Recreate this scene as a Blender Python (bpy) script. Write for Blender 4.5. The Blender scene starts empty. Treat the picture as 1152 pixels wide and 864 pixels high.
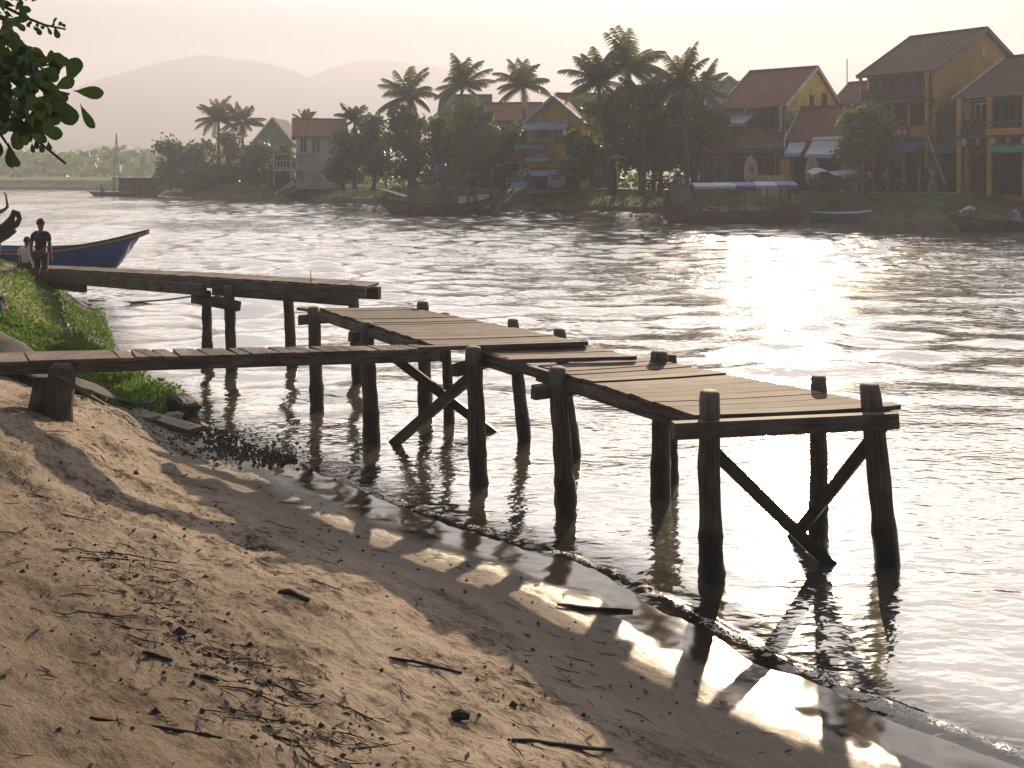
import bpy, math, random
import numpy as np
from mathutils import Vector, Matrix, noise as mn
random.seed(7); rng = np.random.default_rng(7)
S = bpy.context.scene
COL = S.collection
F = 1100.0; HZ = 190.0; ZC = 3.1                      # focal length (px of a 1152 wide frame), horizon row, eye height
def at(px, py, Y): return Vector(((px-576)/F*Y, Y, ZC-(py-HZ)/F*Y))
def onz(px, py, z=0.0): return at(px, py, (ZC-z)*F/(py-HZ))
def zat(py, Y): return ZC-(py-HZ)/F*Y
def xat(px, Y): return (px-576)/F*Y
def sm(a, b, x):
    t = np.clip((x-a)/(b-a), 0, 1); return t*t*(3-2*t)

# ------------------------------------------------------------------ materials
def newmat(name):
    m = bpy.data.materials.new(name); m.use_nodes = True
    nt = m.node_tree; return m, nt, nt.nodes['Principled BSDF']
def nd(nt, t, **kw):
    n = nt.nodes.new(t)
    for k, v in kw.items():
        if k in n.inputs: n.inputs[k].default_value = v
        else: setattr(n, k, v)
    return n
def rampn(nt, stops):
    r = nt.nodes.new('ShaderNodeValToRGB'); e = r.color_ramp.elements
    while len(e) < len(stops): e.new(0.5)
    for i, (p, c) in enumerate(stops):
        e[i].position = p; e[i].color = (*c, 1) if len(c) == 3 else c
    return r
def coords(nt, kind='Object', scale=(1,1,1), rot=(0,0,0)):
    if kind == 'World':
        g = nt.nodes.new('ShaderNodeNewGeometry'); src = g.outputs['Position']
    else:
        g = nt.nodes.new('ShaderNodeTexCoord'); src = g.outputs[kind]
    mp = nd(nt, 'ShaderNodeMapping'); mp.inputs['Scale'].default_value = scale; mp.inputs['Rotation'].default_value = rot
    nt.links.new(src, mp.inputs['Vector']); return mp.outputs['Vector']
def mathn(nt, op, a, b=None, c=None, clamp=False):
    n = nt.nodes.new('ShaderNodeMath'); n.operation = op; n.use_clamp = clamp
    for i, v in enumerate((a, b, c)):
        if v is None: continue
        if isinstance(v, (int, float)): n.inputs[i].default_value = v
        else: nt.links.new(v, n.inputs[i])
    return n.outputs[0]
def mixc(nt, fac, a, b):
    n = nt.nodes.new('ShaderNodeMix'); n.data_type = 'RGBA'
    if isinstance(fac, (int, float)): n.inputs[0].default_value = fac
    else: nt.links.new(fac, n.inputs[0])
    for i, v in ((6, a), (7, b)):
        if isinstance(v, tuple): n.inputs[i].default_value = (*v[:3], 1)
        else: nt.links.new(v, n.inputs[i])
    return n.outputs[2]
def rangen(nt, v, a, b, c=0.0, d=1.0, smooth=True):
    n = nt.nodes.new('ShaderNodeMapRange'); n.interpolation_type = 'SMOOTHSTEP' if smooth else 'LINEAR'
    nt.links.new(v, n.inputs[0])
    for i, x in enumerate((a, b, c, d)): n.inputs[i+1].default_value = x
    return n.outputs[0]
def plain(name, col, rough=.7, var=.25, scale=3.0, metal=0, bump=0.0, spec=.5, stretch=(1,1,1)):
    m, nt, b = newmat(name)
    v = coords(nt, 'World', stretch)
    n = nd(nt, 'ShaderNodeTexNoise', Scale=scale, Detail=5.0, Roughness=.6); nt.links.new(v, n.inputs['Vector'])
    lo = tuple(c*(1-var) for c in col); hi = tuple(min(1, c*(1+var)) for c in col)
    r = rampn(nt, [(.3, lo), (.7, hi)]); nt.links.new(n.outputs['Fac'], r.inputs[0])
    nt.links.new(r.outputs[0], b.inputs['Base Color'])
    b.inputs['Roughness'].default_value = rough; b.inputs['Metallic'].default_value = metal
    b.inputs['Specular IOR Level'].default_value = spec
    if bump:
        bp = nd(nt, 'ShaderNodeBump', Strength=1.0, Distance=bump); nt.links.new(n.outputs['Fac'], bp.inputs['Height'])
        nt.links.new(bp.outputs[0], b.inputs['Normal'])
    return m
M = {}
def plaster(name, col, dirt=(.09,.075,.05)):
    m, nt, b = newmat(name)
    v = coords(nt, 'World', (1,1,.35)); n = nd(nt, 'ShaderNodeTexNoise', Scale=1.6, Detail=8.0, Roughness=.7); nt.links.new(v, n.inputs['Vector'])
    n2 = nd(nt, 'ShaderNodeTexNoise', Scale=.5, Detail=5.0, Roughness=.6); nt.links.new(coords(nt, 'World'), n2.inputs['Vector'])
    base = mixc(nt, rangen(nt, n2.outputs['Fac'], .35, .65), tuple(c*.78 for c in col), tuple(min(1, c*1.15) for c in col))
    c = mixc(nt, mathn(nt, 'MULTIPLY', rangen(nt, n.outputs['Fac'], .52, .72), .7), base, dirt)
    nt.links.new(c, b.inputs['Base Color']); b.inputs['Roughness'].default_value = .9
    return m
def wood(name, c0, c1, rough=.75, wet=True, axis=None, bump=.004):
    m, nt, b = newmat(name)
    g = nt.nodes.new('ShaderNodeNewGeometry')
    # grain: long streaks along the object's own length, held in a vertex attribute 'grain' (along, across, around)
    at_ = nd(nt, 'ShaderNodeAttribute'); at_.attribute_name = 'grain'
    mp = nd(nt, 'ShaderNodeMapping'); mp.inputs['Scale'].default_value = (2.2, 38, 38); nt.links.new(at_.outputs['Vector'], mp.inputs['Vector'])
    rp = mathn(nt, 'MULTIPLY', g.outputs['Random Per Island'], 40)
    ad = nd(nt, 'ShaderNodeVectorMath', operation='ADD'); nt.links.new(mp.outputs[0], ad.inputs[0]); nt.links.new(rp, ad.inputs[1])
    n = nd(nt, 'ShaderNodeTexNoise', Scale=1.0, Detail=6.0, Roughness=.65); nt.links.new(ad.outputs[0], n.inputs['Vector'])
    n2 = nd(nt, 'ShaderNodeTexNoise', Scale=4.0, Detail=4.0); nt.links.new(g.outputs['Position'], n2.inputs['Vector'])
    r = rampn(nt, [(.32, c0), (.68, c1)]); nt.links.new(n.outputs['Fac'], r.inputs[0])
    isl = rangen(nt, g.outputs['Random Per Island'], 0, 1, .45, 1.6, False)
    bl = rangen(nt, n2.outputs['Fac'], .3, .7, .7, 1.15)
    f = mathn(nt, 'MULTIPLY', isl, bl)
    mv = nd(nt, 'ShaderNodeVectorMath', operation='SCALE'); nt.links.new(r.outputs[0], mv.inputs[0]); nt.links.new(f, mv.inputs['Scale'])
    colr = mv.outputs[0]
    if wet:
        sz0 = nd(nt, 'ShaderNodeSeparateXYZ'); nt.links.new(g.outputs['Position'], sz0.inputs[0])
        colr = mixc(nt, mathn(nt, 'MULTIPLY', rangen(nt, mathn(nt, 'ADD', sz0.outputs['Z'], mathn(nt, 'MULTIPLY', n2.outputs['Fac'], .5)), 1.25, 1.75), rangen(nt, n.outputs['Fac'], .3, .6)), colr, (.21,.185,.165))
    if wet:   # wet, weed-covered foot of a pile: a tide mark about 0.4 m above the river
        sx = nd(nt, 'ShaderNodeSeparateXYZ'); nt.links.new(g.outputs['Position'], sx.inputs[0])
        zz = mathn(nt, 'ADD', sx.outputs['Z'], mathn(nt, 'MULTIPLY', n2.outputs['Fac'], -.45))
        w = rangen(nt, zz, .02, .24, 1, 0)
        colr = mixc(nt, w, colr, (.016, .014, .010))
        nt.links.new(rangen(nt, w, 0, 1, rough, .35, False), b.inputs['Roughness'])
    else: b.inputs['Roughness'].default_value = rough
    nt.links.new(colr, b.inputs['Base Color'])
    bp = nd(nt, 'ShaderNodeBump', Strength=1.0, Distance=bump); nt.links.new(n.outputs['Fac'], bp.inputs['Height'])
    nt.links.new(bp.outputs[0], b.inputs['Normal'])
    return m
M['pile'] = wood('pile wood', (.045,.034,.028), (.15,.118,.098), bump=.009)
M['beam'] = wood('beam wood', (.038,.029,.023), (.12,.094,.077), bump=.006)
M['deck'] = wood('deck wood', (.06,.045,.039), (.185,.14,.12), rough=.8, wet=False, bump=.003)
M['greyplank'] = wood('grey plank', (.085,.068,.055), (.22,.175,.14), rough=.8, wet=False)
M['hullwood'] = plain('hull planks', (.20,.15,.115), .7, .35, 1.2)
M['farwood'] = plain('far wood', (.12,.085,.062), .8, .4, 2)
M['darkwood'] = plain('dark wood', (.06,.04,.03), .7, .4, 1.5)
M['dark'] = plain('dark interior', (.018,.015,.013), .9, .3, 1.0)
M['yellow'] = plaster('yellow plaster', (.58,.34,.08))
M['green'] = plaster('green plaster', (.48,.57,.17))
M['white'] = plaster('white plaster', (.6,.61,.62), (.22,.2,.18))
M['bluewhite'] = plain('pale blue plaster', (.36,.46,.55), .85, .12, 1.2)
M['grey'] = plain('grey plaster', (.22,.21,.2), .85, .2, 1.2)
M['stone'] = plain('pavement', (.22,.21,.19), .85, .25, 1.5)
M['blue'] = plain('blue boat paint', (.012,.095,.36), .42, .25, 2.5)
M['navy'] = plain('navy cloth', (.02,.027,.05), .9, .2, 9)
M['bluecloth'] = plain('blue tarpaulin', (.05,.12,.27), .55, .3, 1.4)
M['palecloth'] = plain('pale blue tarpaulin', (.36,.43,.53), .55, .2, 1.4)
M['tealcloth'] = plain('teal tarpaulin', (.08,.28,.25), .6, .2, 1.4)
M['teal'] = plain('teal boat paint', (.03,.18,.23), .5, .2, 2)
M['cloth'] = plain('white cloth', (.7,.68,.66), .85, .1, 4)
M['khaki'] = plain('khaki cloth', (.085,.065,.05), .9, .2, 8)
M['skin'] = plain('skin', (.2,.105,.07), .6, .1, 9)
M['hair'] = plain('hair', (.012,.01,.009), .6, .3, 30)
M['red'] = plain('red sign', (.33,.035,.03), .7, .15, 2)
M['orange'] = plain('orange paint', (.6,.14,.03), .7, .15, 5)
M['cream'] = plain('cream paint', (.55,.46,.29), .75, .15, 3)
M['metal'] = plain('grey metal', (.3,.3,.31), .45, .15, 4, metal=.6)
M['rubber'] = plain('rubber', (.02,.02,.02), .8, .2, 8)
M['rock'] = plain('rock', (.045,.04,.036), .75, .5, 7, bump=.02)
M['slab'] = plain('broken slab', (.22,.19,.16), .85, .35, 9, bump=.01)
M['rubble'] = plain('rubble', (.025,.022,.019), .55, .6, 20)
M['litter'] = plain('litter', (.035,.026,.02), .9, .6, 14)
M['tarp'] = plain('grey tarp', (.035,.034,.033), .9, .25, 3, bump=.01)
M['rope'] = plain('rope', (.3,.25,.18), .9, .3, 30)
M['yellowpaint'] = plain('yellow trim', (.45,.33,.07), .6, .2, 6)
M['bark'] = plain('bark', (.055,.043,.034), .9, .4, 5, bump=.02)
M['palmbark'] = plain('palm bark', (.13,.11,.09), .9, .35, 4, bump=.02)
M['glass'] = plain('window glass', (.03,.035,.04), .12, .2, 2)
M['shutter'] = plain('shutter wood', (.10,.085,.07), .8, .35, 6, stretch=(6,6,.4))
M['net'] = plain('rolled net', (.035,.025,.022), .95, .5, 40, bump=.02)
def roofmat(name, col, var=.35):
    m, nt, b = newmat(name)
    at_ = nd(nt, 'ShaderNodeAttribute'); at_.attribute_name = 'grain'
    w = nd(nt, 'ShaderNodeTexWave', Scale=1.6, Distortion=1.2, Detail=2.0); w.wave_type = 'BANDS'; w.bands_direction = 'X'
    nt.links.new(at_.outputs['Vector'], w.inputs['Vector'])
    n = nd(nt, 'ShaderNodeTexNoise', Scale=1.3, Detail=7.0, Roughness=.7); nt.links.new(at_.outputs['Vector'], n.inputs['Vector'])
    r = rampn(nt, [(.3, tuple(c*(1-var) for c in col)), (.72, tuple(c*(1+var) for c in col))])
    mx = mathn(nt, 'ADD', mathn(nt, 'MULTIPLY', n.outputs['Fac'], .8), mathn(nt, 'MULTIPLY', w.outputs['Fac'], .2))
    nt.links.new(mx, r.inputs[0]); nt.links.new(r.outputs[0], b.inputs['Base Color'])
    bp = nd(nt, 'ShaderNodeBump', Strength=1.0, Distance=.08); nt.links.new(w.outputs['Fac'], bp.inputs['Height']); nt.links.new(bp.outputs[0], b.inputs['Normal'])
    b.inputs['Roughness'].default_value = .9
    return m
M['roof_red'] = roofmat('red brown tiles', (.21,.082,.055))
M['roof_brown'] = roofmat('old brown tiles', (.11,.068,.05))
M['roof_grey'] = roofmat('grey tiles', (.11,.10,.095))
def leafmat(name, dark, light, trans=.35, rough=.5):
    m, nt, b = newmat(name)
    g = nt.nodes.new('ShaderNodeNewGeometry')
    r = rampn(nt, [(0, dark), (1, light)])
    n = nd(nt, 'ShaderNodeTexNoise', Scale=.9, Detail=2.0); nt.links.new(g.outputs['Position'], n.inputs['Vector'])
    f = mathn(nt, 'ADD', mathn(nt, 'MULTIPLY', g.outputs['Random Per Island'], .6), mathn(nt, 'MULTIPLY', n.outputs['Fac'], .5), clamp=True)
    nt.links.new(f, r.inputs[0])
    b.inputs['Roughness'].default_value = rough; nt.links.new(r.outputs[0], b.inputs['Base Color'])
    t = nt.nodes.new('ShaderNodeBsdfTranslucent')
    tc = mixc(nt, .5, r.outputs[0], tuple(c*1.8 for c in light)); nt.links.new(tc, t.inputs['Color'])
    mx = nd(nt, 'ShaderNodeMixShader'); mx.inputs[0].default_value = trans
    nt.links.new(b.outputs[0], mx.inputs[1]); nt.links.new(t.outputs[0], mx.inputs[2])
    nt.links.new(mx.outputs[0], nt.nodes['Material Output'].inputs[0])
    return m
M['leaf'] = leafmat('tree leaves', (.018,.045,.010), (.095,.16,.032), .35)
M['leaf2'] = leafmat('bright tree leaves', (.035,.075,.012), (.13,.21,.035), .4)
M['palm'] = leafmat('palm fronds', (.035,.055,.016), (.12,.14,.045), .35)
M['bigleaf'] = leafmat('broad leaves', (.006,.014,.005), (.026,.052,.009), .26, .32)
M['grass'] = leafmat('grass blades', (.022,.055,.008), (.11,.20,.022), .45, .7)
M['weed'] = leafmat('far bank grass', (.05,.10,.018), (.13,.22,.035), .4, .7)

# ------------------------------------------------------------------ mesh builder
class MB:
    def __init__(s): s.v = []; s.f = []; s.g = []; s.mi = []
    def add(s, vs, fs, gr=None, mi=0):
        o = len(s.v); s.v += [tuple(v) for v in vs]; s.f += [tuple(i+o for i in f) for f in fs]
        s.g += [tuple(x) for x in (gr if gr is not None else vs)]; s.mi += [mi]*len(fs)
    def box(s, c, size, U=Vector((1,0,0)), V=None, W=None, mi=0, jit=0):
        """c centre; half extents along the axes U, V, W"""
        U = Vector(U).normalized(); W = Vector(W).normalized() if W is not None else Vector((0,0,1))
        V = Vector(V).normalized() if V is not None else W.cross(U).normalized()
        c = Vector(c); a, b, d = [x/2 for x in size]; vs = []; gr = []
        k = [0]
        for i in (-1, 1):
            for j in (-1, 1):
                for l in (-1, 1):
                    q = c+U*(a*i)+V*(b*j)+W*(d*l)
                    if jit: q += Vector([random.uniform(-jit, jit) for _ in range(3)])
                    vs.append(q)
                    ax = max(range(3), key=lambda t: size[t])
                    e = [a*i, b*j, d*l]; gr.append((e[ax], e[(ax+1) % 3], e[(ax+2) % 3]))
        s.add(vs, [(0,1,3,2),(4,6,7,5),(0,4,5,1),(2,3,7,6),(0,2,6,4),(1,5,7,3)], gr, mi)
    def beam(s, a, b, w, h, mi=0, up=Vector((0,0,1)), jit=0):
        a = Vector(a); b = Vector(b); U = (b-a); L = U.length; U.normalize()
        V = up.cross(U)
        if V.length < 1e-3: V = Vector((1,0,0)).cross(U)
        V.normalize(); W = U.cross(V)
        s.box((a+b)/2, (L, w, h), U, V, W, mi, jit)
    def tube(s, pts, rad, seg=8, cap=True, rough=0, mi=0, sq=0):
        pts = [Vector(p) for p in pts]; n = len(pts)
        if not isinstance(rad, (list, tuple)): rad = [rad]*n
        vs = []; gr = []; L = 0; ph = random.uniform(0, 99)
        T0 = (pts[1]-pts[0]).normalized(); A = Vector((1,0,0)) if abs(T0.x) < .8 else Vector((0,1,0))
        V = (A-T0*A.dot(T0)).normalized()
        for i, p in enumerate(pts):
            T = (pts[min(i+1, n-1)]-pts[max(i-1, 0)]).normalized()
            V = (V-T*V.dot(T)).normalized(); W = T.cross(V)
            if i: L += (p-pts[i-1]).length
            for k in range(seg):
                th = 2*math.pi*k/seg; r = rad[i]
                if rough: r *= 1+rough*mn.noise(Vector((math.cos(th)*1.3+ph, math.sin(th)*1.3, L*6)))*1.6
                vs.append(p+(V*math.cos(th)+W*math.sin(th))*r); gr.append((L, r*math.cos(th), r*math.sin(th)))
        fs = [(i*seg+k, i*seg+(k+1) % seg, (i+1)*seg+(k+1) % seg, (i+1)*seg+k) for i in range(n-1) for k in range(seg)]
        if cap: fs += [tuple(range(seg))[::-1], tuple((n-1)*seg+k for k in range(seg))]
        s.add(vs, fs, gr, mi)
    def quad(s, a, b, c, d, mi=0, gr=None): s.add([a, b, c, d], [(0,1,2,3)], gr, mi)
    def slab(s, P, t, mi=0, gr=None):
        """P: four corners, thickened by t along minus normal"""
        P = [Vector(p) for p in P]; n = (P[1]-P[0]).cross(P[3]-P[0]).normalized()
        if n.z < 0: n = -n
        vs = P+[p-n*t for p in P]
        U = (P[1]-P[0]).normalized(); V = n.cross(U)
        g = [((p-P[0]).dot(U), (p-P[0]).dot(V), 0) for p in vs]
        s.add(vs, [(0,1,2,3),(7,6,5,4),(0,4,5,1),(1,5,6,2),(2,6,7,3),(3,7,4,0)], gr or g, mi)
    def build(s, name, mat, parent=None, base=None, smooth=False):
        me = bpy.data.meshes.new(name)
        off = Vector((0,0,0))
        if parent is not None: off = wloc(parent)
        elif base is not None: off = Vector(base)
        me.from_pydata([(x-off.x, y-off.y, z-off.z) for x, y, z in s.v], [], s.f)
        ga = me.attributes.new('grain', 'FLOAT_VECTOR', 'POINT'); ga.data.foreach_set('vector', np.array(s.g, dtype=np.float32).ravel())
        for m in (mat if isinstance(mat, list) else [mat]): me.materials.append(m)
        if isinstance(mat, list): me.polygons.foreach_set('material_index', s.mi)
        if smooth: me.polygons.foreach_set('use_smooth', [True]*len(me.polygons))
        me.update()
        o = bpy.data.objects.new(name, me); COL.objects.link(o)
        if parent is not None: o.parent = parent
        elif base is not None: o.location = off
        return o
def wloc(o):
    l = Vector(o.location); p = o.parent
    while p: l += Vector(p.location); p = p.parent
    return l
def tag(o, label, cat, group=None, kind=None):
    if label: o['label'] = label
    if cat: o['category'] = cat
    if group: o['group'] = group
    if kind: o['kind'] = kind
    return o
def thing(name, label, cat, loc, group=None):
    o = bpy.data.objects.new(name, None); o.empty_display_size = .2; COL.objects.link(o); o.location = loc
    return tag(o, label, cat, group)
def copy_tree(o, parent=None):
    c = o.copy(); COL.objects.link(c); c.parent = parent
    for ch in list(o.children): copy_tree(ch, c)
    return c
def gridmesh(name, xs, ys, Z, mat, attrs={}, smooth=True):
    nx, ny = len(xs), len(ys)
    X, Y = np.meshgrid(xs, ys); co = np.stack([X.ravel(), Y.ravel(), Z.ravel()], 1).astype(np.float32)
    i = np.arange(nx*ny).reshape(ny, nx)
    f = np.stack([i[:-1,:-1].ravel(), i[:-1,1:].ravel(), i[1:,1:].ravel(), i[1:,:-1].ravel()], 1)
    me = bpy.data.meshes.new(name); me.vertices.add(len(co)); me.vertices.foreach_set('co', co.ravel())
    me.loops.add(f.size); me.loops.foreach_set('vertex_index', f.ravel().astype(np.int32))
    me.polygons.add(len(f)); me.polygons.foreach_set('loop_start', np.arange(0, f.size, 4, dtype=np.int32)); me.polygons.foreach_set('loop_total', np.full(len(f), 4, dtype=np.int32))
    me.update(calc_edges=True); me.validate()
    for k, a in attrs.items():
        t = me.attributes.new(k, 'FLOAT', 'POINT'); t.data.foreach_set('value', a.ravel().astype(np.float32))
    me.polygons.foreach_set('use_smooth', [smooth]*len(me.polygons))
    me.materials.append(mat); o = bpy.data.objects.new(name, me); COL.objects.link(o); return o
# value noise on arrays
_tab = rng.random((256, 256))
def vnoise(x, y):
    xi = np.floor(x).astype(int); yi = np.floor(y).astype(int); fx = x-xi; fy = y-yi
    fx = fx*fx*(3-2*fx); fy = fy*fy*(3-2*fy)
    a = _tab[xi & 255, yi & 255]; b = _tab[(xi+1) & 255, yi & 255]; c = _tab[xi & 255, (yi+1) & 255]; d = _tab[(xi+1) & 255, (yi+1) & 255]
    return (a*(1-fx)+b*fx)*(1-fy)+(c*(1-fx)+d*fx)*fy-.5
def fbm(x, y, o=4, g=.5):
    r = 0; a = 1
    for k in range(o): r = r+a*vnoise(x*2**k+17*k, y*2**k+31*k); a *= g
    return r

# ------------------------------------------------------------------ near bank
shore = [(60,-45),(14,-6),(8,.3),(4.6,3.1),(3.3,4.45)]+[tuple(onz(*p)[:2]) for p in [(1134,856),(1050,826),(973,796),(924,773),(872,751),(780,703),(711,662),(640,630),(591,616),(507,592),(422,560),(350,528),(290,505),(230,475),(170,440)]]+[(-6.3,15.5),(-7.6,18.2),(-8.7,20.6),(-9.6,22.3),(-12,24.6),(-17,26.5),(-32,30),(-80,36),(-240,40)]
shore = np.array(shore)
def sdist(X, Y, pl=shore):
    """signed distance to the shoreline, positive on land (left of / behind the polyline)"""
    X = np.asarray(X, float); Y = np.asarray(Y, float)
    best = np.full(X.shape, 1e9); sg = np.ones(X.shape)
    for i in range(len(pl)-1):
        a = pl[i]; b = pl[i+1]; d = b-a; L2 = d@d
        t = np.clip(((X-a[0])*d[0]+(Y-a[1])*d[1])/L2, 0, 1)
        dx = X-(a[0]+t*d[0]); dy = Y-(a[1]+t*d[1]); q = np.hypot(dx, dy)
        cr = d[0]*dy-d[1]*dx
        m = q < best-1e-9; best = np.where(m, q, best); sg = np.where(m, np.where(cr > 0, 1., -1.), sg)
    return best*sg
def ground_h(X, Y, detail=True):
    X = np.asarray(X, float); Y = np.asarray(Y, float)
    d = sdist(X, Y)+.16*fbm(X*1.3, Y*1.3, 4, .55)
    h = np.where(d > 0, .085*np.minimum(d, .75)+.27*np.clip(d-.75, 0, 4.6)+.03*np.clip(d-5.35, 0, 20), np.maximum(.16*d, -1.6))
    h = h+.30*sm(-2.9, -4.6, X)*sm(.3, 1.7, d)*sm(6.5, 8.5, Y)
    h = h+.42*sm(.05, .9, d)*sm(13.2, 15.5, Y)
    if detail:
        ru = (X-Y)*.7071; rv = (X+Y)*.7071; dry = sm(.7, 2.0, d)
        h = h+dry*(0.042*fbm(ru*.8, rv*1.7, 4)+.024*fbm(ru*3.5+9, rv*6.5, 5, .68))+sm(-.3, .5, d)*.010*fbm(X*5, Y*5, 3)
    return h
_gx = np.arange(-16, 5.01, .05); _gy = np.arange(1.5, 26, .05); _GX, _GY = np.meshgrid(_gx, _gy); _GD = sdist(_GX, _GY); _GH = ground_h(_GX, _GY)
def _bil(T, x, y):
    u = (x+16)/.05; v = (y-1.5)/.05
    if not (0 <= u < len(_gx)-1 and 0 <= v < len(_gy)-1): return None
    i = int(u); j = int(v); fu = u-i; fv = v-j
    return float((T[j,i]*(1-fu)+T[j,i+1]*fu)*(1-fv)+(T[j+1,i]*(1-fu)+T[j+1,i+1]*fu)*fv)
def gh(x, y):
    r = _bil(_GH, x, y)
    return r if r is not None else float(ground_h(np.array([x]), np.array([y]))[0])
def gd(x, y):
    r = _bil(_GD, x, y)
    return r if r is not None else float(sdist(np.array([x]), np.array([y]))[0])
def vn(x, y):
    xi = math.floor(x); yi = math.floor(y); fx = x-xi; fy = y-yi; fx = fx*fx*(3-2*fx); fy = fy*fy*(3-2*fy)
    T = _tabl; a = T[xi & 255][yi & 255]; b = T[(xi+1) & 255][yi & 255]; c = T[xi & 255][(yi+1) & 255]; d = T[(xi+1) & 255][(yi+1) & 255]
    return (a*(1-fx)+b*fx)*(1-fy)+(c*(1-fx)+d*fx)*fy-.5
_tabl = _tab.tolist()
def axis(segs):
    r = []
    for a, b, st in segs: r += list(np.arange(a, b, st))
    return np.array(r+[segs[-1][1]])
xs = axis([(-240,-60,20),(-60,-20,4),(-20,-9,.5),(-9,-4.5,.07),(-4.5,3.4,.03),(3.4,8,.2),(8,30,2),(30,240,20)])
ys = axis([(-55,-5,5),(-5,1.5,.5),(1.5,3,.06),(3,9,.028),(9,14,.05),(14,24,.2),(24,60,2)])
X, Y = np.meshgrid(xs, ys); D = sdist(X, Y); Z = ground_h(X, Y)
m, nt, b = newmat('sand')
atd = nd(nt, 'ShaderNodeAttribute'); atd.attribute_name = 'shore'
dd = atd.outputs['Fac']
vw = coords(nt, 'World'); vs_ = coords(nt, 'World', (1,1,1), (0,0,math.radians(45)))
st = nd(nt, 'ShaderNodeMapping'); st.inputs['Scale'].default_value = (1, 1.9, 1); nt.links.new(vs_, st.inputs['Vector'])
n1 = nd(nt, 'ShaderNodeTexNoise', Scale=1.7, Detail=9.0, Roughness=.68); nt.links.new(st.outputs[0], n1.inputs['Vector'])
n2 = nd(nt, 'ShaderNodeTexNoise', Scale=11.0, Detail=8.0, Roughness=.72); nt.links.new(st.outputs[0], n2.inputs['Vector'])
n3 = nd(nt, 'ShaderNodeTexNoise', Scale=180.0, Detail=3.0, Roughness=.7); nt.links.new(vw, n3.inputs['Vector'])
n4 = nd(nt, 'ShaderNodeTexNoise', Scale=.55, Detail=4.0); nt.links.new(vw, n4.inputs['Vector'])
r1 = rampn(nt, [(.38, (.18,.142,.112)), (.46, (.42,.345,.275)), (.66, (.56,.465,.375))]); nt.links.new(n1.outputs['Fac'], r1.inputs[0])
r2 = rangen(nt, n2.outputs['Fac'], .49, .60); r2b = rangen(nt, n1.outputs['Fac'], .60, .38)
r2 = mathn(nt, 'MULTIPLY', r2, mathn(nt, 'ADD', mathn(nt, 'MULTIPLY', r2b, .75), .3), clamp=True)
dry = rangen(nt, dd, .9, 1.9)
smooth = mixc(nt, rangen(nt, n2.outputs['Fac'], .3, .7), (.34,.295,.25), (.44,.385,.32))
c = mixc(nt, dry, smooth, r1.outputs[0])
c = mixc(nt, mathn(nt, 'MULTIPLY', r2, mathn(nt, 'ADD', mathn(nt, 'MULTIPLY', dry, .75), .12)), c, (.035,.024,.019))
# darker brown tint with distance up the bank, edge broken by noise
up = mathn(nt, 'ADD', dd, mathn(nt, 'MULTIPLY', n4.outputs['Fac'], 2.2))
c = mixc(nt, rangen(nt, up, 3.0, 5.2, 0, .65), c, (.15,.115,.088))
grain = rangen(nt, n3.outputs['Fac'], .3, .7, .8, 1.15)
sc = nd(nt, 'ShaderNodeVectorMath', operation='SCALE'); nt.links.new(c, sc.inputs[0]); nt.links.new(grain, sc.inputs['Scale'])
wn = mathn(nt, 'ADD', dd, mathn(nt, 'MULTIPLY', n1.outputs['Fac'], -.55))
wet = rangen(nt, wn, .30, .50, 1, 0)
c = mixc(nt, wet, sc.outputs[0], (.06,.045,.032))
damp = rangen(nt, wn, .3, 1.15, 1, 0)
c2 = nd(nt, 'ShaderNodeVectorMath', operation='SCALE'); nt.links.new(c, c2.inputs[0]); nt.links.new(rangen(nt, damp, 0, 1, 1, .72), c2.inputs['Scale'])
nt.links.new(c2.outputs[0], b.inputs['Base Color'])
nt.links.new(mathn(nt, 'SUBTRACT', rangen(nt, damp, 0, 1, .95, .85, False), mathn(nt, 'MULTIPLY', wet, .76)), b.inputs['Roughness'])
nt.links.new(rangen(nt, wet, 0, 1, .08, .85, False), b.inputs['Specular IOR Level'])
hh = mathn(nt, 'ADD', mathn(nt, 'MULTIPLY', n2.outputs['Fac'], .06), mathn(nt, 'MULTIPLY', n3.outputs['Fac'], .0035))
hh = mathn(nt, 'MULTIPLY', hh, rangen(nt, wn, .1, .9, .012, 1))
bp = nd(nt, 'ShaderNodeBump', Strength=1.0, Distance=1.0); nt.links.new(hh, bp.inputs['Height']); nt.links.new(bp.outputs[0], b.inputs['Normal'])
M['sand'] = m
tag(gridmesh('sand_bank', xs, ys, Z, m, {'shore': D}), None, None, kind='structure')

# ------------------------------------------------------------------ river
xs = axis([(-260,-62,20),(-62,-34,.35),(-34,-3,.16),(-3,3.6,.03),(3.6,34,.16),(34,44,1),(44,260,20)])
ys = axis([(-58,-4,6),(-4,3.4,.4),(3.4,9.8,.03),(9.8,40,.13),(40,85,.2),(85,145,.5),(145,480,20)])
X, Y = np.meshgrid(xs, ys); D = sdist(X, Y)
dd_ = D+.07*fbm(X*1.6+3, Y*1.6, 2)+.03*fbm(X*6, Y*6, 2)
near = sm(10.6, 9.0, Y)*sm(-2.8, -1.4, X)
ridge = np.exp(-((dd_+.10)/.055)**2)*(.55+.9*np.abs(vnoise(X*2.3, Y*2.3)+.3))
ridge2 = .35*np.exp(-((dd_+.42)/.10)**2)*np.clip(.5+1.6*vnoise(X*1.3+5, Y*1.3), 0, 1)
Z = near*(.016*ridge+.012*ridge2+(ridge+.35*ridge2)*.022*fbm(X*20, Y*20, 3, .7))
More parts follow.
